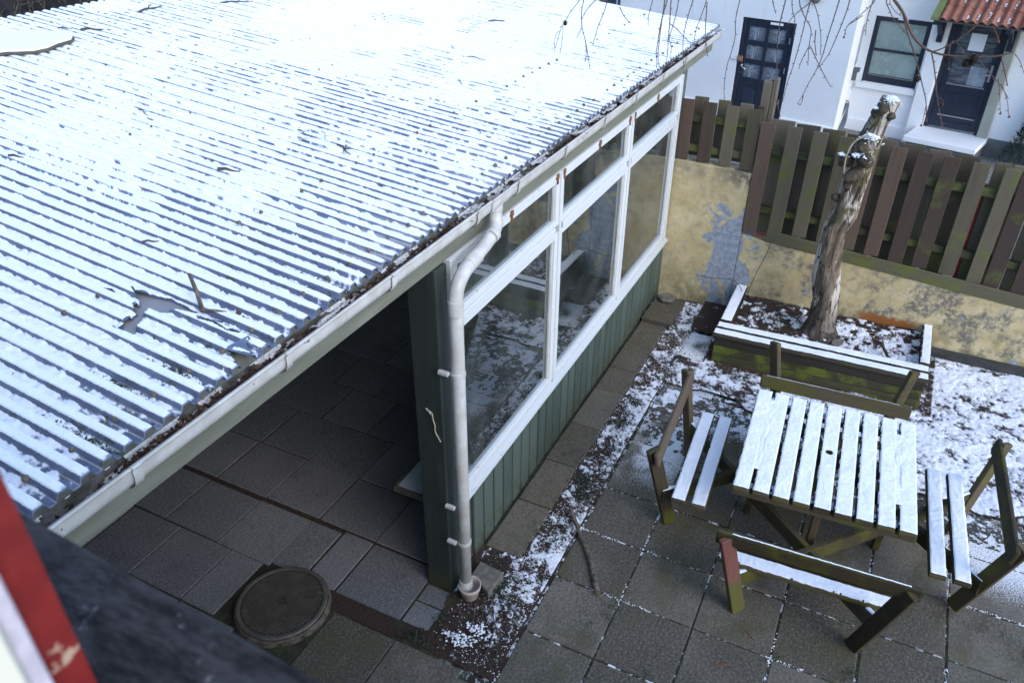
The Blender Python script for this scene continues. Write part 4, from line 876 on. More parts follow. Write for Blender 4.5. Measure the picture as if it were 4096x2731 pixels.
chunks('snow_layer', sn, .013, M['snow'], tr, flat=.6)
# ---------------------------------------------------------------- picnic table with four benches
TH = .055
pt = thing('picnic_table', mat=Matrix.Translation((4.82, -.156, 0)) @ Matrix.Rotation(TH, 4, 'Z'), label='square wooden picnic table with four attached benches under snow', cat='picnic table')
yp = [.586-.1463*k-.0 for k in range(9)]
plank = MB().box(-.60, -.055, .688, .61, .055, .722).mesh('plank', bevel=.006, mat=M['bench'])
pitch_ = 1.17/9
for k in range(9):
    yc = .585-pitch_*(k+.5)
    if k == 4:   # the middle plank has the parasol hole
        n_ = 20; hx, hy = .01, 0.; circ = [(hx+.022*math.cos(2*math.pi*i/n_), hy+.022*math.sin(2*math.pi*i/n_)) for i in range(n_)]
        outer = [(-.60, 0), (-.60, -.052), (.61, -.052), (.61, .052), (-.60, .052), (-.60, 0)]
        cc = [circ[(n_//2-i) % n_] for i in range(n_+1)]
        up_ = [(-.60, 0), (-.60, .052), (.61, .052), (.61, 0)]+[circ[i % n_] for i in range(0, n_//2+1)]
        dn_ = [(-.60, 0)]+[circ[(n_//2+i) % n_] for i in range(0, n_//2)]+[circ[0], (.61, 0), (.61, -.052), (-.60, -.052)]
        mbp = MB()
        for poly in (up_, dn_): mbp.prism([(x, y+yc) for x, y in poly], .688, .722)
        mbp.build('plank', M['bench'], pt, local=True)
    else: piece('plank', plank, pt, (random.uniform(-.004, .004), yc, 0))
    snow_slab(None, -.602, .612, yc-.058, yc+.058, .7225, .017, pt, .006, [(.01, 0, .026)] if k == 4 else None, k)
for ys_, a, b in ((.585-pitch_, -.38, .50), (.585-8*pitch_, -.36, .44)):
    snow_slab(None, a, b, ys_-.03, ys_+.03, .724, .0145, pt, .006, None, 11)
# snow beads left in the gaps above the battens
pts = []
for k in range(1, 9):
    for xb in (-.50, .51):
        for _ in range(10): pts.append((xb+random.gauss(0, .02), .585-pitch_*k+random.gauss(0, .004), .690+random.uniform(0, .01)))
MWs = MW[pt.name]; MW[pt.name] = Matrix.Identity(4); chunks('snow_layer', pts, .011, M['snow'], pt); MW[pt.name] = MWs
for xb in (-.50, .51, .0): MB().bar((xb, -.57, .663), (xb, .57, .663), .07, .045).build('batten', M['bench'], pt, local=True, bevel=.004)
MB().bar((-.575, -.58, .666), (-.575, .58, .666), .025, .04).build('batten', M['bench'], pt, local=True, bevel=.003)
def along(a, b, w_, h_, nm, mat, up=(0, 0, 1)): return MB().bar(a, b, w_, h_, up).build(nm, M[mat], pt, local=True, bevel=.005)
B = .60
beams = [((-.46, B+.46), (B+.46, -.46)), ((-B-.46, .46), (.46, -B-.46)), ((-B-.46, -.46), (.46, B+.46)), ((-.46, -B-.46), (B+.46, .46))]
for i, (a, b) in enumerate(beams):
    z = .315 if i < 2 else .311; along((*a, z), (*b, z), .042, .115, 'beam', 'bench')
for (x, y) in ((0, .45), (0, -.48), (-.42, 0), (.45, 0)): along((x, y, 0), (x, y, .66), .05, .085, 'table_leg', 'bench_z', (1, 0, 0))
seatm = MB().box(-.55, -.053, .375, .56, .053, .408).mesh('seat_plank', bevel=.006, mat=M['bench'])
backm = MB().box(-.59, -.016, -.058, .59, .016, .058).mesh('backrest_board', bevel=.014, seg=2)
benches = [(0, .0, 'bench_dry'), (math.pi/2, .0, 'bench'), (math.pi, .0, 'bench'), (-math.pi/2, .0, 'bench')]
for bi, (ang, _, bm_) in enumerate(benches):   # 0 = left, 1 = front, 2 = right, 3 = back
    R_ = Matrix.Rotation(ang, 4, 'Z')
    for yc in (.778, .922):
        p = R_ @ Vector((0, yc, 0)); piece('seat_plank', seatm, pt, p, (0, 0, ang))
        o = pt.children[-1]
    for yc in (.778, .922):
        oo = snow_slab(None, -.550, .560, yc-.0525, yc+.0525, .4085, .017, pt, .006, None, bi*2+int(yc > .8)); oo.rotation_euler = (0, 0, ang)
    legs = [(-1, 'bench_z'), (1, 'bench_z')]
    for sx, lm in legs:
        foot = Vector((sx*.365, .985, 0)); topv = Vector((sx*.535, 1.15, .80))
        if bi == 3: topv = Vector((sx*.54, 1.155, .86))
        if bi == 1: topv = Vector((sx*.525, 1.135, .765))
        d = (topv-foot).normalized(); diag = Vector((sx, 1, 0)).normalized(); upv = diag
        foot = R_ @ foot; topv = R_ @ topv; upv = R_.to_3x3() @ upv
        mt = 'bench_red' if (bi == 1 and sx == 1) else lm
        o = along(foot, topv, .042, .098, 'leg', mt, tuple(upv))
    # cross piece under the seat
    a = R_ @ Vector((-.42, .85, .352)); b = R_ @ Vector((.42, .85, .352))
    back = {0: (1.105, .742, -.20), 1: (1.115, .745, -.14), 2: (1.105, .742, -.18), 3: (1.035, .535, -.2)}[bi]
    p = R_ @ Vector((0, back[0], back[1])); o = piece('backrest_board', backm, pt, p, (0, 0, 0), M[bm_])
    o.rotation_euler = (Matrix.Rotation(ang, 4, 'Z') @ Matrix.Rotation(back[2], 4, 'X')).to_euler()
    if bi in (1, 3):
        yy = back[0]+.012; oo = snow_slab(None, -.52 if bi == 1 else -.55, .50, yy-.010 if bi == 1 else yy-.012, yy+(.004 if bi == 1 else -.002), back[1]+.055, .008, pt, .003, None, 3, .002); oo.rotation_euler = (0, 0, ang)
    for sx in (-1, 1):   # snow capped beam ends with bolts
        for q_ in ((.10, .0),):
            e0 = R_ @ Vector((sx*.455, 1.055, .373)); 
    ends = [R_ @ Vector((sx*.44, 1.045, 0)) for sx in (-1, 1)]
for (a, b) in beams:
    for s_, e in ((a, b), (b, a)):
        s_ = Vector((*s_, 0)); e = Vector((*e, 0)); d = (e-s_).normalized(); nrm = Vector((-d.y, d.x, 0))
        for k, (t0, t1) in enumerate(((.0, .10),)):
            mwl = Matrix(((d.x, nrm.x, 0, s_.x), (d.y, nrm.y, 0, s_.y), (0, 0, 1, 0), (0, 0, 0, 1)))
            oo = snow_slab(None, t0, t1+.03, -.020, .020, .374, .012, pt, .005, None, k+5); oo.matrix_local = mwl
        for tt, zz in ((.07, .335), (.09, .285)):
            p = s_+d*tt
            for sg in (-1, 1):
                q_ = p+nrm*sg*.021; MB().tube([q_+Vector((0, 0, zz)), q_+nrm*sg*.004+Vector((0, 0, zz))], .009, 8).build('bolt', M['iron'], pt, local=True)
# small litter on the yard
for i, (x, y, ang, L) in enumerate(((3.62, -.0, .9, .09), (3.38, 0.10, 2.2, .14))):
    tag(MB().bar((x, y, .005), (x+math.cos(ang)*L, y+math.sin(ang)*L, .005), .006, .005).build('wood_splinter', M['rust']), ['short rusty splinter lying on a slab in front of the bench', 'long rusty splinter lying between slabs near the bottom edge'][i], 'splinter')

# ---------------------------------------------------------------- neighbour's house
k_ = .25; m_ = math.sqrt(1+k_*k_)
HM = Matrix(((-k_/m_, 1/m_, 0, 15.37), (-1/m_, -k_/m_, 0, 0), (0, 0, 1, 0), (0, 0, 0, 1)))
hs = thing('house', mat=HM, label='white rendered house with navy doors and window behind the fence', cat='house')
def hb(u0, u1, w0, w1, z0, z1, mb=None): return (mb or MB()).box(u0, -w1, z0, u1, -w0, z1)
def H(nm, mat, *a, par=None, bevel=.0): return hb(*a).build(nm, M[mat], par or hs, bevel=bevel, local=True)
LW = 1.05
for a in ((-14, -5.80, .75, LW, -.1, 4.6), (-5.80, -5.26, .75, LW, -.1, 1.50), (-5.80, -5.26, .75, LW, 2.5, 4.6), (-5.26, -2.67, .75, LW, -.1, 4.6), (-2.67, -1.68, .75, LW, 1.845, 4.6), (-1.68, -.69, .75, LW, -.1, 4.6)): H('wall', 'wall', *a)
mb = MB().prism([(-.69, -.749), (-.69, -LW+.0), (-.66, -.749)], -.1, 4.6)
MB().prism([(-.70, -.748), (-.69, -.748), (-.87, 0), (-1.0, 0)], -.1, 4.6).build('return_wall', M['wall'], hs, local=True)
H('plinth', 'wall', -1.67, -.685, LW, LW+.03, -.1, .262, bevel=.008); H('plinth', 'wall', -9, -2.68, LW, LW+.03, -.1, .262)
for a in ((-1.0, -.735, -.3, 0, -.1, 4.6), (-.735, .185, -.3, 0, -.1, .86), (-.735, .185, -.3, 0, 1.955, 4.6), (.185, .475, -.3, 0, -.1, 4.6), (.475, 1.345, -.3, 0, 2.13, 4.6), (1.345, 6, -.3, 0, -.1, 4.6)): H('wall', 'wall', *a)
H('sill', 'wall', -.80, .21, 0, .06, .76, .855, bevel=.008); H('pilaster', 'wall', .23, .475, 0, .10, -.1, 2.35, bevel=.01); H('pilaster_base', 'wall', .22, .485, .0, .13, -.1, .10, bevel=.01)
H('door_jamb', 'wall_g', 1.345, 1.50, 0, .09, .28, 2.3, bevel=.01); H('plinth', 'cgrey', 1.51, 6, 0, .03, -.1, .30); H('plinth', 'wall', -.86, .22, 0, .03, -.1, .20)
H('roof_slab', 'cgrey', -14.2, 6.2, -3, 1.4, 4.62, 4.8)
# panelled door on the left
d1 = MB(); hb(-2.66, -2.60, .98, 1.035, 0, 1.84, d1); hb(-1.75, -1.69, .98, 1.035, 0, 1.84, d1); hb(-2.60, -1.75, .98, 1.035, 1.79, 1.84, d1)
d1.build('door_frame', M['navy'], hs, bevel=.004, local=True)
dr = MB(); st_ = [(-2.595, -2.525), (-2.205, -2.155), (-1.845, -1.755)]
for a, b in st_: hb(a, b, .985, 1.022, .02, 1.785, dr)
rows = [(.83, 1.07), (1.155, 1.39), (1.475, 1.705)]
zc = [(.02, .16), (.68, .83), (1.07, 1.155), (1.39, 1.475), (1.705, 1.785)]
for a, b in ((-2.525, -2.205), (-2.155, -1.845)):
    for z0, z1 in zc: hb(a, b, .985, 1.020, z0, z1, dr)
dr = dr.build('door', M['navy'], hs, bevel=.003, local=True)
def branchprint(u0, u1, z0, z1, w_, flip):
    mb = MB()
    def seg_(x, z, a, L, wd, dep):
        x2, z2 = x+math.sin(a)*L, z+math.cos(a)*L
        x2 = min(max(x2, u0+.005), u1-.005); z2 = min(max(z2, z0+.005), z1-.005)
        nx, nz = math.cos(a)*wd/2, -math.sin(a)*wd/2
        mb.add([(x-nx, -w_, z-nz), (x+nx, -w_, z+nz), (x2+nx*.7, -w_, z2+nz*.7), (x2-nx*.7, -w_, z2-nz*.7)], [(0, 1, 2, 3)])
        if dep > 0:
            for s in (-1, 1): seg_(x2, z2, a+s*random.uniform(.3, .8), L*random.uniform(.6, .85), wd*.7, dep-1)
    cx = u0+(u1-u0)*(.38 if not flip else .62); H_ = (z1-z0)
    for k in range(5):
        z = z0+H_*(.02+.17*k)
        mb.add([(cx-.005, -w_, z), (cx+.005, -w_, z), (cx+.004, -w_, z+H_*.18), (cx-.004, -w_, z+H_*.18)], [(0, 1, 2, 3)])
        for s in (-1, 1): seg_(cx, z+H_*.05, s*random.uniform(.5, .9), H_*random.uniform(.22, .3), .006, 3)
    return mb
for ri, (z0, z1) in enumerate(rows):
    for ci, (a, b) in enumerate(((-2.525, -2.205), (-2.155, -1.845))):
        p = hb(a-.002, b+.002, .994, 1.0, z0-.002, z1+.002).build('pane', M['pane_grey'], dr, local=True)
        branchprint(a, b, z0, z1, 1.0035, ci).build('branch_pattern', M['branch_print'], dr, local=True)
for a, b in ((-2.525, -2.205), (-2.155, -1.845)): 
    hb(a, b, .990, 1.005, .16, .68).build('panel', M['navy_d'], dr, local=True); hb(a+.05, b-.05, 1.005, 1.016, .21, .63).build('panel', M['navy_d'], dr, bevel=.008, local=True)
H('door_plate', 'paper', -2.15, -1.92, 1.036, 1.04, 1.775, 1.815, par=None)
lk = hb(-2.66, -2.56, 1.036, 1.06, 1.09, 1.19).build('lock_box', M['copper'], hs, bevel=.004, local=True); hb(-2.65, -2.585, 1.061, 1.066, 1.115, 1.17).build('lock_plate', M['steel'], lk, local=True)
MB().tube([(-2.66, -1.06, 1.14), (-2.70, -1.10, 1.12), (-2.75, -1.10, 1.10)], .008, 8).build('lever', M['steel'], lk, local=True, smooth=True)
MB().tube([(-2.57, -1.03, 1.03), (-2.565, -1.075, 1.03), (-2.51, -1.085, 1.0), (-2.46, -1.085, .985)], .010, 8).tube([(-2.57, -1.022, 1.03), (-2.57, -1.03, 1.03)], .022, 14).build('door_handle', M['steel'], dr, local=True, smooth=True)
MB().tube([(-2.575, -1.022, .90), (-2.575, -1.028, .90)], .010, 10).build('keyhole', M['steel'], dr, local=True)
for z in (1.55, 1.05, .5): hb(-1.765, -1.745, 1.036, 1.045, z-.05, z+.05).build('hinge', M['steel'], dr, local=True)
# small window high on the left wall
wf = MB(); hb(-5.80, -5.70, .90, 1.0, 1.5, 2.5, wf); hb(-5.34, -5.26, .90, 1.0, 1.5, 2.5, wf); hb(-5.70, -5.34, .9, 1.0, 1.5, 1.56, wf); hb(-5.70, -5.34, .9, 1.0, 2.44, 2.5, wf)
wf = wf.build('window', M['cgrey'], hs, local=True); hb(-5.70, -5.34, .93, .94, 1.56, 2.44).build('pane', M['dglass'], wf, local=True); hb(-5.42, -5.39, .945, .95, 1.60, 2.2).build('curtain_edge', M['paper'], wf, local=True)
# lace window
w2 = MB(); F_ = .075
for a in ((-.735, -.66), (.11, .185)): hb(*a, -.07, -.01, .86, 1.955, w2)
for a in ((.86, .975), (1.395, 1.435), (1.88, 1.955)): hb(-.66, .11, -.07, -.012, *a, w2)
w2 = w2.build('window', M['navy'], hs, bevel=.004, local=True)
hb(-.665, .115, -.05, -.045, 1.43, 1.885).build('pane', M['lace'], w2, local=True); hb(-.665, .115, -.05, -.045, .97, 1.40).build('pane', M['lace'], w2, local=True)
hb(-.64, .09, -.012, -.006, 1.0, 1.012).build('glazing_bar', M['navy'], w2, local=True)
hb(-.70, .165, -.008, .052, .857, .872).build('snow_layer', M['snow'], w2, local=True, kind='stuff', bevel=.004)
MB().prism([(-.37, .003), (-.2, .003), (-.22, .015), (-.36, .018)], 1.925, 1.95).build('snow_layer', M['snow'], w2, local=True, kind='stuff')
# glazed door on the right
d2 = MB(); hb(.477, .54, -.08, .0, .30, 2.12, d2); hb(1.285, 1.343, -.08, .0, .30, 2.12, d2); hb(.54, 1.285, -.08, 0, 2.06, 2.12, d2); d2.build('door_frame', M['navy'], hs, bevel=.004, local=True)
d3 = MB(); hb(.545, .635, -.065, -.02, .33, 2.055, d3); hb(1.20, 1.28, -.065, -.02, .33, 2.055, d3)
for z0, z1 in ((.33, .44), (.92, 1.05), (2.0, 2.055)): hb(.635, 1.20, -.065, -.022, z0, z1, d3)
hb(.635, 1.20, -.055, -.032, .44, .92, d3)
d3 = d3.build('door', M['navy'], hs, bevel=.004, local=True)
hb(.633, 1.202, -.05, -.045, 1.05, 2.0).build('pane', M['dglass'], d3, local=True)
hb(.93, 1.19, -.044, -.0425, 1.06, 1.36).build('window_poster', M['pane_low'], d3, local=True)
hb(.80, 1.03, -.042, -.0405, 1.595, 1.86).build('paper_sheet', M['paper'], d3, local=True)
for z in (1.05, .535): hb(.64, 1.22, -.022, -.010, z-.012, z+.006).build('weather_bar', M['steel'], d3, local=True)
hb(1.225, 1.262, -.018, -.012, 1.16, 1.42).build('handle_plate', M['steel'], d3, local=True)
MB().tube([(1.245, .015, 1.27), (1.24, -.02, 1.27), (1.17, -.025, 1.262), (1.12, -.025, 1.262)], .009, 8).build('door_handle', M['steel'], d3, local=True, smooth=True)
stp = H('door_step', 'wall', .40, 1.52, .001, .80, .21, .30, bevel=.008); hb(.45, 1.50, .005, .74, -.05, .207).build('step_base', M['cgrey'], stp, local=True)
# canopy over the door
cn = thing('tiled_canopy', mat=HM, label=None); cn.parent = hs; cn.matrix_local = Matrix.Identity(4)
tp = []; tl = MB(); nx_ = 10
def tileprof(t): return .030*math.sin(2*math.pi*t-.6)
vs = []; fs = []
for j, (yy, zz) in enumerate(((0, 0), (.30, 0))):
    for side in (0, 1):
        for i in range(nx_+1): t = i/nx_; vs.append((t*.152, yy, tileprof(t)-side*.014))
n1 = nx_+1
for i in range(nx_): fs += [(i, i+1, 2*n1+i+1, 2*n1+i), (n1+i, 3*n1+i, 3*n1+i+1, n1+i+1), (i, n1+i, n1+i+1, i+1)]
tilem = MB().add(vs, fs).mesh('roof_tile', smooth=False, mat=M['tile']); sl = math.atan2(.18, .2); rows_ = 4
for r in range(rows_):
    w0 = .70-.2*r; z0 = 2.135+.18*r
    for c in range(14):
        piece('roof_tile', tilem, cn, (.415+c*.141, -w0, z0+random.uniform(-.003, .003)), (sl-.04, random.uniform(-.02, .02), 0))
MB().add([(.30, -.70, 2.10), (.415, -.70, 2.10), (.415, .0, 2.73), (.30, 0, 2.73), (.30, -.70, 2.15), (.415, -.70, 2.15), (.415, .0, 2.78), (.30, 0, 2.78)], [(0, 3, 2, 1), (4, 5, 6, 7), (0, 1, 5, 4), (1, 2, 6, 5), (2, 3, 7, 6), (3, 0, 4, 7)]).build('barge_board', M['barge'], cn, local=True)
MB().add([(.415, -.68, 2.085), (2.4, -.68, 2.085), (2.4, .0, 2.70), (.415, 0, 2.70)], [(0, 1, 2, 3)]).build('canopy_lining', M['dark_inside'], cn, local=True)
for u0 in (.335, 1.37):
    b_ = MB(); hb(u0, u0+.085, 0.101, .16, 1.69, 2.15, b_); b_.bar((u0+.042, -.66, 2.06), (u0+.042, -.10, 2.06), .07, .07); b_.bar((u0+.042, -.12, 1.78), (u0+.042, -.45, 2.05), .06, .05); b_.build('bracket', M['navy'], cn, local=True)
pts = []
for c in range(1, 14):
    for r in range(3):
        if random.random() < .75:
            L = random.uniform(.05, .16); s0 = random.uniform(.02, .12)
            for _ in range(14):
                s_ = s0+random.random()*L; pts.append((.415+c*.141+.118-.141*.0+random.gauss(0, .008)-.01, -(.70-.2*r)+s_*.74, 2.135+.18*r+s_*.67+.004))
MWs = MW.get(cn.name); MW[cn.name] = Matrix.Identity(4); chunks('snow_layer', pts, .017, M['snow'], cn, flat=.7); MW[cn.name] = HM
# lamp and cupboard on the return wall, tap with hose
wl = MB().prism([(-.74, -.62), (-.62, -.60), (-.64, -.50), (-.75, -.52)], 1.13, 1.19).prism([(-.73, -.60), (-.66, -.59), (-.67, -.52), (-.73, -.53)], .98, 1.128).build('wall_lamp', M['cgrey'], None)
wl.matrix_world = HM; tag(wl, 'small grey lamp on the white return wall left of the lace window', 'lamp')
vt = MB().prism([(-.722, -.60), (-.715, -.60), (-.79, -.28), (-.80, -.28)], 1.22, 1.86).build('side_panel', M['pane_low'], hs, local=True)
lam2 = MB().tube([(0, 0, 0), (0, -.10, .02), (0, -.16, 0)], [.05, .09, .03], 14).build('bulkhead_lamp', M['cgrey'], None, smooth=True); lam2.matrix_world = HM @ Matrix.Translation((-1.41, -LW, 2.27)); tag(lam2, 'round grey bulkhead lamp high on the white wall', 'lamp')
hz = MB()
for k in range(5):
    o_ = random.uniform(-.04, .04)
    hz.tube(smoothpts([(-.70+o_, -.62, .60), (-.66+o_, -.72, .55), (-.72+o_*2, -.74, .3+o_), (-.76+o_*3, -.78, .06), (-.70+o_, -.84, .04), (-.62+o_, -.76, .3), (-.64, -.70, .52+o_)]), .014, 8)
ho = hz.build('garden_hose', M['hose'], None, smooth=True); ho.matrix_world = HM; tag(ho, 'coiled grey garden hose hanging at the corner of the white house', 'hose')
tp_ = MB().tube([(-.73, -.60, .64), (-.66, -.66, .64), (-.655, -.68, .60)], .012, 8).build('tap', M['copper'], None); tp_.matrix_world = HM; tag(tp_, 'brass tap above the coiled hose', 'tap')
# conifer by the white wall
cf = thing('conifer_shrub', (14.75, -2.15, 0), 'blue green conifer shrub at the right edge by the white wall', 'shrub')
mb = MB()
for _ in range(4600):
    a = random.uniform(0, 6.3); h = random.random()**.8*1.25; R0 = .42*(1-h/1.35)+.05; r = R0*math.sqrt(random.random())
    p = Vector((14.75+math.cos(a)*r, -2.15+math.sin(a)*r, h)); d = Vector((math.cos(a)*.5, math.sin(a)*.5, random.uniform(.4, 1.2))).normalized(); L = random.uniform(.03, .09)
    s = d.cross(Vector((random.uniform(-1, 1), random.uniform(-1, 1), .3))).normalized()*.008
    mb.add([p-s, p+s, p+d*L+s*.3, p+d*L-s*.3], [(0, 1, 2, 3)])
mb.build('foliage', M['needle'], cf); MB().tube([(14.75, -2.15, 0), (14.75, -2.15, .9)], [.03, .01], 8).build('trunk', M['twig'], cf)

# ---------------------------------------------------------------- undergrowth beyond the roof
def bank(X, Y): return .8+2.9*ss(Y, 7.5, 13.)+.5*(fbm(X, Y, .5, 4, 1)-.5)+.25*(fbm(X, Y, 3, 4, 2)-.5), np.ones_like(X)
tag(region_field('bank', -4, 22, 6.9, 22, .25, bank, M['brush_bg'], kind='structure'), kind='structure')
mb = MB()
for _ in range(900):
    x = random.uniform(1.5, 9.0); y = random.uniform(7.0, 11.5); z = .7+2.9*float(ss(np.array(y), 7.5, 13.)); a = random.uniform(0, 6.3); L = random.uniform(.4, 1.2); h = random.uniform(.3, .8)
    mb.tube([(x, y, z), (x+math.cos(a)*L*.35, y+math.sin(a)*L*.35, z+h), (x+math.cos(a)*L*.75, y+math.sin(a)*L*.75, z+h*1.05), (x+math.cos(a)*L, y+math.sin(a)*L, z+h*.6)], [.012, .009, .006, .003], 4, False)
tag(mb.build('brambles', M['brush']), 'tangle of bare bramble stems beyond the far edge of the roof', 'brambles', kind='stuff')

# ---------------------------------------------------------------- twigs on the roof
tw = [((4.136, 3.957), (4.257, 3.844), .014, 'thick dark twig lying high on the roof'), ((4.046, 4.103), (4.113, 4.021), .008, 'short dark twig beside the thick one high on the roof'), ((3.189, 2.257), (3.155, 2.137), .005, 'forked twig on snow left of the roof centre'),
      ((3.544, 1.318), (3.516, 1.226), .005, 'two little twigs left of the branched cluster, the upper one'), ((3.449, 1.243), (3.421, 1.155), .005, 'two little twigs left of the branched cluster, the lower one'), ((2.829, 1.266), (2.874, 1.153), .010, 'flat brown twig alone on the snow'), ((4.81, 4.094), (5.118, 4.147), .014, 'long gnarled twig at the top edge of the photo'),
      ((5.574, 3.907), (5.85, 3.76), .010, 'long crooked twig at the top edge right of the gnarled one'), ((3.505, .994), (3.434, .844), .008, 'branched twig cluster in the middle of the snow'), ((3.53, .95), (3.44, .90), .006, 'small twig crossing the branched cluster in the middle of the snow'), ((3.873, .627), (3.879, .583), .005, 'little twig right of the branched cluster, low on the roof'), ((4.258, .461), (4.227, .418), .005, 'little twig nearest the gutter, in the middle of the eave'),
      ((5.696, 1.349), (5.711, 1.184), .005, 'thin straight twig on the far half of the roof'), ((5.086, 1.088), (5.016, 1.009), .006, 'short dark twig on the bright middle part of the roof'), ((5.871, 1.608), (5.81, 1.543), .004, 'tiny pale twig on the far half of the roof behind the straight twig'), ((5.733, .843), (5.778, .785), .004, 'tiny pale twig near the gutter on the far half of the roof'), ((3.62, 1.20), (3.50, 1.06), .003, 'hair thin twig beside the branched cluster'), ((6.9, 1.8), (7.05, 1.7), .01, 'dark catkin like twig near the far gable of the roof'), ((2.3, 2.2), (2.33, 2.12), .008, 'stubby twig at the left edge of the photo on the roof'), ((2.05, .95), (2.10, .9), .007, 'short twig on snow above the hole in the roof')]
for (a, b, r, lab) in tw:
    p0 = Vector(RP(*a, .012)); p1 = Vector(RP(*b, .012)); d = p1-p0; sdv = Vector((-d.y, d.x, 0)); mb = MB()
    r *= .75; mb.tube([p0, p0.lerp(p1, .35)+sdv*.05+Vector((0, 0, .006)), p0.lerp(p1, .7)-sdv*.03, p1], [r, r*.85, r*.7, r*.4], 6, noise=.2)
    if 'forked' in (lab or '') or 'cluster' in (lab or '') or 'crooked' in (lab or '') or 'gnarled' in (lab or ''):
        mb.tube([p0.lerp(p1, .45)+sdv*.03, p0.lerp(p1, .7)+sdv*.2+Vector((0, 0, .01)), p0.lerp(p1, .95)+sdv*.3+Vector((0, 0, .012))], [r*.5, r*.4, r*.2], 5)
    o = mb.build('fallen_twig', M['twig']); tag(o, lab or 'little bare twig resting on the snowy roof', 'twig', 'twigs lying on the roof')
a = Vector(RP(1.859, .272, .0)); o = MB().tube([RP(1.813, .356, .0), RP(1.84, .40, .055), RP(1.884, .475, .09)], [.009, .008, .007], 7, noise=.15).tube([RP(1.813, .356, .004), RP(1.83, .31, .012), RP(1.859, .272, .004)], [.006, .005, .003], 6, noise=.2).build('fallen_twig', M['stick']); tag(o, 'brown twig sticking up from the edge of the hole in the roof', 'twig', 'twigs lying on the roof')
o = leafquads('fallen_leaf_clump', [RP(1.86+random.gauss(0, .02), .22+random.gauss(0, .03), -.01+random.random()*.01) for _ in range(26)], .016, M['leaf2'], None, None, .8); tag(o, 'crumpled brown leaves caught in a roof valley below the hole', 'leaf litter', kind='stuff')

# ---------------------------------------------------------------- larch hanging into view
lt = thing('larch_tree', (6.3, 1.2, 6.5), 'bare larch branches with hanging twigs and cones at the upper right', 'larch')
def strand(P_, f, X, r0, r1, mat='larch', dx=.0, nm='twig', buds=True, ext=0):
    pts = [at(*f(*p), X+dx*i/len(P_)) for i, p in enumerate(P_)]
    if ext: pts = [pts[0]+Vector((0, (pts[0][1]-pts[1][1])*1.0, ext))]+pts
    Q = smoothpts(pts, 2); n_ = len(Q); mb = MB().tube(Q, [r0+(r1-r0)*i/(n_-1) for i in range(n_)], 5, True)
    if buds:
        L = 0
        for a, b in zip(Q[:-1], Q[1:]):
            seg_ = (b-a).length; L += seg_
            if L > random.uniform(.05, .10):
                L = 0; s = random.choice((-1, 1)); d = (b-a).normalized(); n0 = d.cross(Vector((1, random.uniform(-.6, .6), 0))).normalized()*s
                mb.tube([b, b+n0*random.uniform(.008, .014)+d*.004], [.0028, .0034], 5)
    return mb.build(nm, M[mat], lt)
def cone(p, s=1.):
    p = Vector(p); mb = MB(); n_ = 46
    for i in range(n_):
        t = i/n_; z = (t-.5)*.036*s; r = .0155*s*math.sin(math.pi*(.15+.75*t)); a = i*2.4
        c = p+Vector((math.cos(a)*r, math.sin(a)*r, z)); d = Vector((math.cos(a), math.sin(a), .5)).normalized()*.009*s; sd_ = Vector((-math.sin(a), math.cos(a), 0))*.006*s
        mb.add([c-sd_-d*.4, c+sd_-d*.4, c+sd_*.8+d, c-sd_*.8+d], [(0, 1, 2, 3)])
    mb.lathe((p.x, p.y, p.z-.018*s), [(.001, 0), (.009*s, .006*s), (.012*s, .018*s), (.008*s, .03*s), (.001, .036*s)], 8); return mb.build('cone', M['cone'], lt)
X1 = 6.4
S2 = [[(75, 0), (50, 100), (55, 230), (85, 330), (105, 450), (120, 550), (115, 600)], [(85, 330), (95, 430), (75, 590)], [(165, 5), (105, 70), (70, 120), (50, 175)], [(265, 0), (240, 100), (190, 210), (160, 320), (140, 375)], [(365, 60), (400, 140), (450, 185)], [(640, 0), (600, 120), (598, 220)],
      [(735, 0), (720, 120), (690, 250), (670, 400), (660, 440), (672, 500), (665, 560)], [(760, 0), (715, 130), (700, 250), (675, 470), (690, 550)], [(785, 0), (775, 190), (765, 300), (755, 480), (735, 560)], [(850, 0), (820, 150), (790, 250), (765, 310), (790, 380), (780, 500)], [(970, 0), (930, 110), (900, 230), (885, 310), (880, 450), (888, 550)],
      [(1080, 0), (1030, 140), (990, 240), (975, 330)], [(1080, 20), (1070, 180), (1065, 300), (1075, 400), (1090, 465)], [(770, 190), (830, 235), (880, 290), (950, 360)], [(1350, 0), (1310, 160), (1315, 300), (1280, 430), (1240, 540), (1220, 700), (1218, 750), (1225, 830)], [(1610, 0), (1630, 60), (1640, 115)],
      [(1725, 0), (1690, 130), (1665, 240), (1650, 440), (1650, 650), (1620, 850), (1600, 990)], [(1635, 800), (1670, 910), (1680, 960)], [(1930, 0), (1900, 100), (1850, 320), (1780, 560), (1740, 660), (1700, 830)], [(1770, 0), (1780, 100), (1805, 180), (1790, 330)], [(1930, 20), (1850, 80), (1780, 140), (1740, 200)],
      [(1820, 0), (1880, 150), (1940, 240), (1915, 360), (1910, 450), (1905, 540)], [(1920, 370), (1850, 500), (1830, 570)], [(1940, 0), (1980, 90), (2000, 200), (2015, 330), (2005, 450)], [(1925, 380), (1970, 480), (2040, 620), (2090, 710)], [(2165, 0), (2120, 140), (2060, 330), (2030, 440), (1990, 550), (1900, 700), (1865, 780), (1820, 850)], [(1865, 780), (1860, 830), (1842, 862)],
      [(2250, 0), (2215, 120), (2130, 330), (2070, 460), (1990, 560)], [(2352, 130), (2280, 180), (2220, 215), (2200, 310)], [(1970, 250), (1960, 350), (1975, 460)], [(55, 230), (20, 300)]]
for i, P_ in enumerate(S2):
    strand(P_, q2, X1+random.uniform(-.4, .4), .0042 if i not in (6, 7, 8, 16, 18, 25, 27) else .0055, .0022, dx=random.uniform(-.15, .15), ext=.5 if P_[0][1] == 0 else 0)
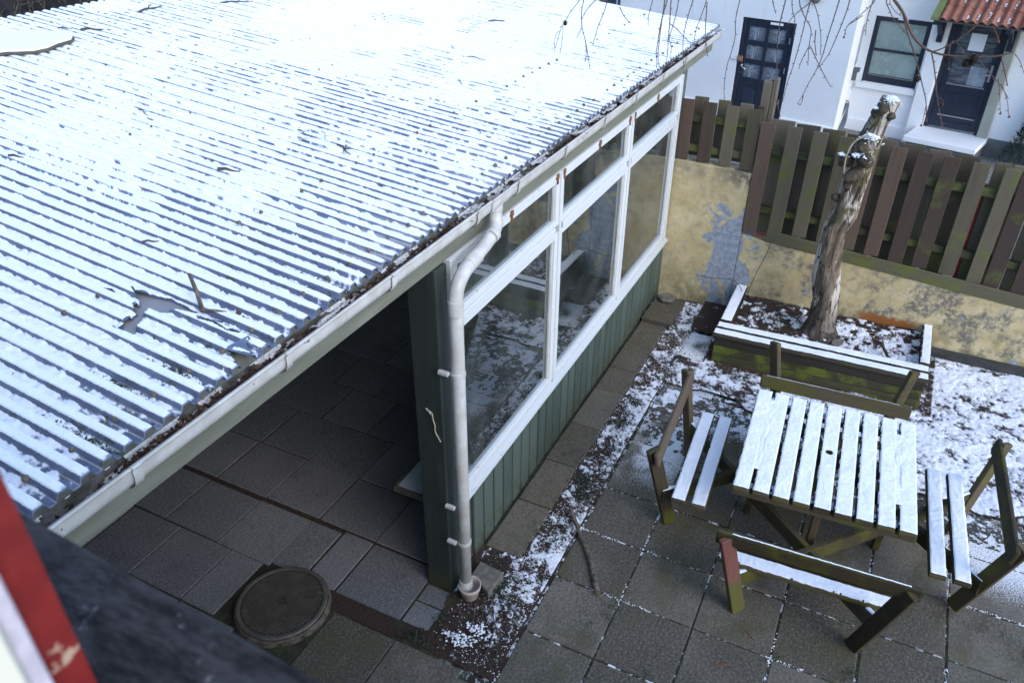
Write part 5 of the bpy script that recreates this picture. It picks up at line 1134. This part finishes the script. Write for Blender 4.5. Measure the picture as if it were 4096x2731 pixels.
T1 = [(1560, 80), (1525, 155), (1500, 200)]
f2_ = lambda x, y: ((1350+x*.59524)/1.74150, y*.59524/1.74150)
strand([(1630, 0), (1560, 90), (1540, 130), (1500, 190), (1480, 270), (1455, 350), (1440, 400)], f2_, X1, .0035, .002); strand([(1515, 180), (1515, 240), (1500, 340), (1475, 440)], f2_, X1, .0028, .0018); strand([(1490, 210), (1460, 240), (1460, 330)], f2_, X1, .0025, .0018)
cone(at(*f2_(1530, 158), X1))
XM = 5.9
strand([(880, -30), (960, 70), (1020, 170), (1060, 280), (1120, 420), (1220, 520), (1320, 580), (1500, 625), (1680, 632), (1830, 640), (1990, 635), (2100, 620), (2240, 580)], q1, XM, .0115, .004, nm='branch', ext=.6)
for P_, r in (([(1320, 580), (1430, 550), (1560, 480), (1640, 430), (1760, 340), (1820, 280)], .005), ([(1010, 160), (1050, 350), (1100, 500), (1140, 620), (1190, 820), (1230, 980), (1270, 1150), (1260, 1340)], .0055), ([(1268, 1150), (1230, 1330), (1208, 1400)], .003), ([(1325, 590), (1355, 750), (1370, 900), (1380, 1040), (1400, 1180), (1430, 1330), (1440, 1400)], .0048),
              ([(800, 0), (860, 120), (900, 230), (1040, 360), (1100, 480)], .004), ([(1530, 500), (1515, 600), (1520, 700), (1515, 770)], .004), ([(1840, 660), (1940, 780), (2010, 860), (2100, 960), (2180, 1100)], .0035), ([(2100, 640), (2130, 760), (2160, 900), (2170, 960)], .0045), ([(2250, 600), (2310, 680), (2352, 820)], .003), ([(2062, 870), (2080, 1000), (2088, 1260)], .0028),
              ([(2110, 960), (2165, 1100), (2185, 1300)], .0028), ([(2000, 290), (2060, 410), (2068, 465)], .0035), ([(680, 0), (640, 100), (600, 240), (590, 400)], .004), ([(720, 0), (600, 110), (470, 220), (380, 285), (350, 420)], .0035), ([(1380, 1080), (1440, 1100), (1460, 1160), (1400, 1220)], .0025), ([(1600, 470), (1660, 540), (1700, 630)], .0025), ([(840, 0), (900, 120), (1000, 190)], .003)):
    strand(P_, q1, XM+random.uniform(-.05, .05), r, r*.5, mat='larch_r' if P_[0][0] > 1900 else 'larch', ext=.5 if P_[0][1] == 0 else 0)
for a, b, s in ((1505, 655, 1.1), (1710, 705, 1.35), (1795, 650, 1.4), (1165, 880, 1.1), (1428, 1180, .9), (1775, 700, 1.0)): cone(at(*q1(a, b), XM), s)
mb = MB()
for a, b in ((1515, 765), (2068, 465), (1265, 1335), (1208, 1395), (1440, 1395), (2088, 1262), (2185, 1300), (350, 415), (1560, 470)):
    p = at(*q1(a, b), XM); mb.lathe(tuple(p-Vector((0, 0, .008))), [(.001, .02), (.004, .014), (.009, .002), (.001, 0)], 7)
mb.build('buds', M['larch_r'], lt, kind='stuff')
# the bough these hang from, above the view
MB().tube([(6.1, -3.2, 5.0), (6.2, -1.0, 5.05), (6.4, 1.0, 5.3), (6.6, 3.6, 6.0)], [.02, .035, .05, .08], 8, noise=.1).build('bough', M['larch'], lt)

# ---------------------------------------------------------------- own window: sill, red frame, white bead
ow = thing('window_surround', (.0, .3, 3.9), 'blurred dark window sill with peeling red frame close to the camera', 'window frame')
MB().add([(-.25, -1.6, 3.915), (.148, -1.6, 3.90), (.288, 1.6, 3.90), (-.25, 1.6, 3.915), (-.25, -1.6, 3.865), (.148, -1.6, 3.865), (.288, 1.6, 3.865), (-.25, 1.6, 3.865)], [(0, 1, 2, 3), (4, 7, 6, 5), (0, 4, 5, 1), (1, 5, 6, 2), (2, 6, 7, 3), (3, 7, 4, 0)]).build('sill', M['ledge'], ow, bevel=.004)
MB().box(.1285, .36, 3.906, .1515, .42, 6.2).build('casement', M['redf'], ow, bevel=.0022, seg=2)
MB().box(.1165, .352, 3.908, .128, .42, 6.2).build('glazing_bead', M['whitef'], ow, bevel=.002)
MB().box(.03, .346, 3.909, .116, .42, 6.2).build('jamb', M['creamf'], ow, bevel=.003)
oh = thing('own_house', (-.2, 0, 0), 'plain rendered wall below the window sill', 'house'); MB().box(-.30, -5, -.1, .12, 6, 3.86).build('wall', M['brick'], oh)
